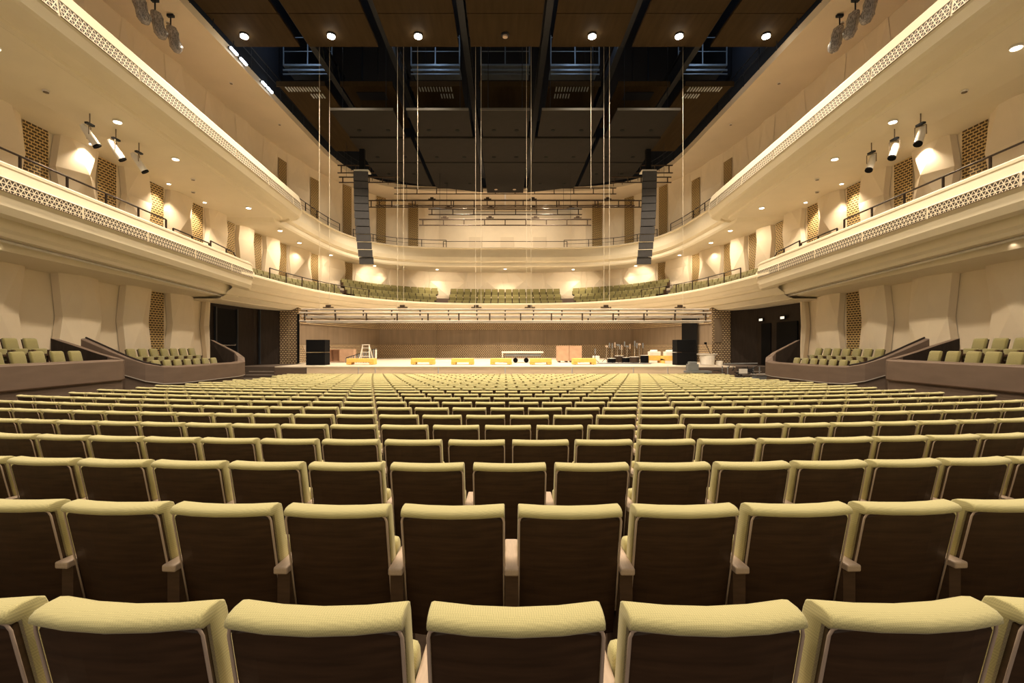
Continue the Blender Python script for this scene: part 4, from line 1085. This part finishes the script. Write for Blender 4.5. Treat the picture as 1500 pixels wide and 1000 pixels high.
# music stands and percussion
rnd = random.Random(3)
NSTAND = [871, 888, 892, 896, 900, 904, 907, 910, 914, 918, 922, 929, 932, 936, 941]
for i, px in enumerate(NSTAND):
    y = 31.0 + (i * 7 % 4) * 0.6; x = sx(px, y); h = 1.0 + 0.25 * rnd.random() if px > 880 else 0.75
    r = empty('instrument_stand', (x, y, SZ)); tag(r, 'thin metal instrument stand on the right of the stage, %s from the left' % ORD[sorted(NSTAND).index(px) + 1], 'stand', 'instrument stands')
    MB().tube((x, y, SZ + 0.1), (x + 0.04, y, SZ + h), 0.022, 6).build('pole', M['chrome'] if i % 2 else M['truss'], r)
    b = MB()
    for k in range(3): a_ = 2 * PI * k / 3 + i; b.tube((x, y, SZ + 0.3), (x + 0.28 * math.cos(a_), y + 0.28 * math.sin(a_), SZ + 0.01), 0.014, 5)
    b.build('tripod', M['black'], r)
    MB().box((x + 0.03, y - 0.02, SZ + h), (0.18 if i % 4 == 1 else 0.07, 0.03, 0.12 if i % 4 == 1 else 0.34)).build('head', M['armwood'] if i % 3 == 1 else M['greymetal'], r)
for i, (px, y, w, h) in enumerate(((896, 30.6, 0.5, 0.3), (907, 31.0, 0.55, 0.45), (917, 30.7, 0.45, 0.35), (929, 30.4, 0.6, 0.4), (944, 30.2, 0.5, 0.5))):
    x = sx(px, y); r = empty('drum', (x, y, SZ)); tag(r, 'dark drum among the stands on the stage, %s from the left' % ORD[i + 1], 'drum', 'drums among the stands')
    MB().tube((x, y, SZ + 0.05), (x, y, SZ + h), w / 2, 16).build('shell', M['truss'] if i % 2 else M['black'], r)
    MB().tube((x, y, SZ + h), (x, y, SZ + h + 0.02), w / 2 + 0.01, 16).build('head', M['white'], r)
for i, (px, y) in enumerate(((957, 31.2), (980, 30.6))):
    x = sx(px, y); r = empty('yellow_cart', (x, y, SZ)); tag(r, 'yellow cart loaded with white covers, %s of the black loudspeaker' % ('further left' if i == 0 else 'immediately left'), 'cart', 'loaded yellow carts')
    MB().box((x, y, SZ + 0.32), (0.9, 0.6, 0.3)).box((x - 0.4, y, SZ + 0.15), (0.1, 0.6, 0.3)).box((x + 0.4, y, SZ + 0.15), (0.1, 0.6, 0.3)).build('body', M['yellow'], r, bevel=0.02)
    MB().box((x + 0.05, y, SZ + 0.6), (0.7, 0.5, 0.26)).tube((x - 0.2, y, SZ + 0.72), (x + 0.25, y, SZ + 0.74), 0.12, 10).build('covers', M['white'], r, bevel=0.03)
o = MB().add([(sx(893 + q, y_), y_, SZ + 0.012) for q, y_ in ((-20, 29.4), (60, 29.0), (62, 30.9), (-18, 31.6))] , [(0, 1, 2, 3)]).build('stage_mat', M['greymetal'], origin=(7, 30, SZ)); tag(o, 'dark mat under the stands and drums on the stage', 'mat')
# white drum kit under covers at the right edge
y = 27.3; x = sx(1036, y); r = empty('covered_drum_kit', (x, y, SZ)); tag(r, 'white covered drum kit right of the right black loudspeaker', 'drum kit')
MB().tube((x - 0.15, y, SZ + 0.62), (x - 0.15, y, SZ + 0.66), 0.42, 18).tube((x + 0.3, y, SZ + 0.62), (x + 0.3, y, SZ + 0.66), 0.26, 18).build('cymbal', M['white'], r)
MB().tube((x, y, SZ + 0.05), (x, y, SZ + 0.58), 0.36, 18, 0.42).build('bass_drum', M['white'], r)
MB().tube((x + 0.65, y - 0.1, SZ + 0.02), (x + 0.65, y - 0.1, SZ + 0.26), 0.18, 16).build('floor_drum', M['white'], r)
MB().tube((x + 0.2, y, SZ + 0.6), (x - 0.1, y, SZ + 1.25), 0.018, 5).box((x - 0.1, y, SZ + 1.25), (0.12, 0.08, 0.12)).build('boom_stand', M['black'], r)
# grey equipment in front of the stage, right
y = 25.6; x = sx(1022, y); zf = floor_z(y); r = empty('keyboard_cart', (x, y, zf)); tag(r, 'grey equipment cart standing against the right of the stage front', 'cart')
for q in (-1, 1): MB().box((x + q * 0.5, y, zf + 0.5), (0.05, 0.4, 1.0)).build('leg', M['greymetal'], r)
MB().box((x, y, zf + 1.05), (1.3, 0.5, 0.10)).build('shelf', M['greymetal'], r)
MB().box((x - 0.28, y, zf + 1.28), (0.55, 0.35, 0.36)).box((x - 0.28, y, zf + 1.52), (0.4, 0.3, 0.12)).build('console', M['greymetal'], r, bevel=0.02)
y = 24.6; x = sx(1085, y); zf = floor_z(y); r = empty('equipment_trolley', (x, y, zf)); tag(r, 'dark trolley of folded stands with a white sheet beside the right box', 'trolley')
b = MB()
for k in range(26):
    p = Vector((x + rnd.uniform(-0.85, 0.7), y + rnd.uniform(-0.3, 0.3), zf + rnd.uniform(0.75, 1.4))); q = p + Vector((rnd.uniform(-0.6, 0.6), rnd.uniform(-0.2, 0.2), rnd.uniform(-0.25, 0.2)))
    b.tube(p, q, 0.018, 5)
b.build('folded_stands', M['darksteel'], r)
b = MB()
for q in (-0.8, 0.8):
    for t in (-0.3, 0.3): b.tube((x + q, y + t, zf), (x + q, y + t, zf + 1.35), 0.03, 6)
b.box((x, y, zf + 0.75), (1.7, 0.7, 0.05)).tube((x - 0.85, y, zf + 1.48), (x + 0.85, y, zf + 1.5), 0.035, 6)
b.build('frame', M['greymetal'], r)
MB().box((x - 0.05, y - 0.36, zf + 1.12), (0.42, 0.02, 0.24)).build('white_sheet', M['white'], r)
y = 24.4; x = sx(1115, y); zf = floor_z(y); r = empty('grey_bin', (x, y, zf)); tag(r, 'grey lidded bin between the dark trolley and the right box', 'bin')
MB().box((x, y, zf + 0.45), (0.7, 0.5, 0.9)).build('body', M['greymetal'], r, bevel=0.03)
MB().box((x, y, zf + 0.94), (0.8, 0.58, 0.07)).build('lid', M['alu'], r, bevel=0.02)

# ------------------------------------------------------------------ lift everything from eye-based heights to floor-based heights
for o in list(scene.objects):
    if '_o' in o: del o['_o']
    if o.parent is None and o.type in ('MESH', 'EMPTY'): o.location.z += EYE
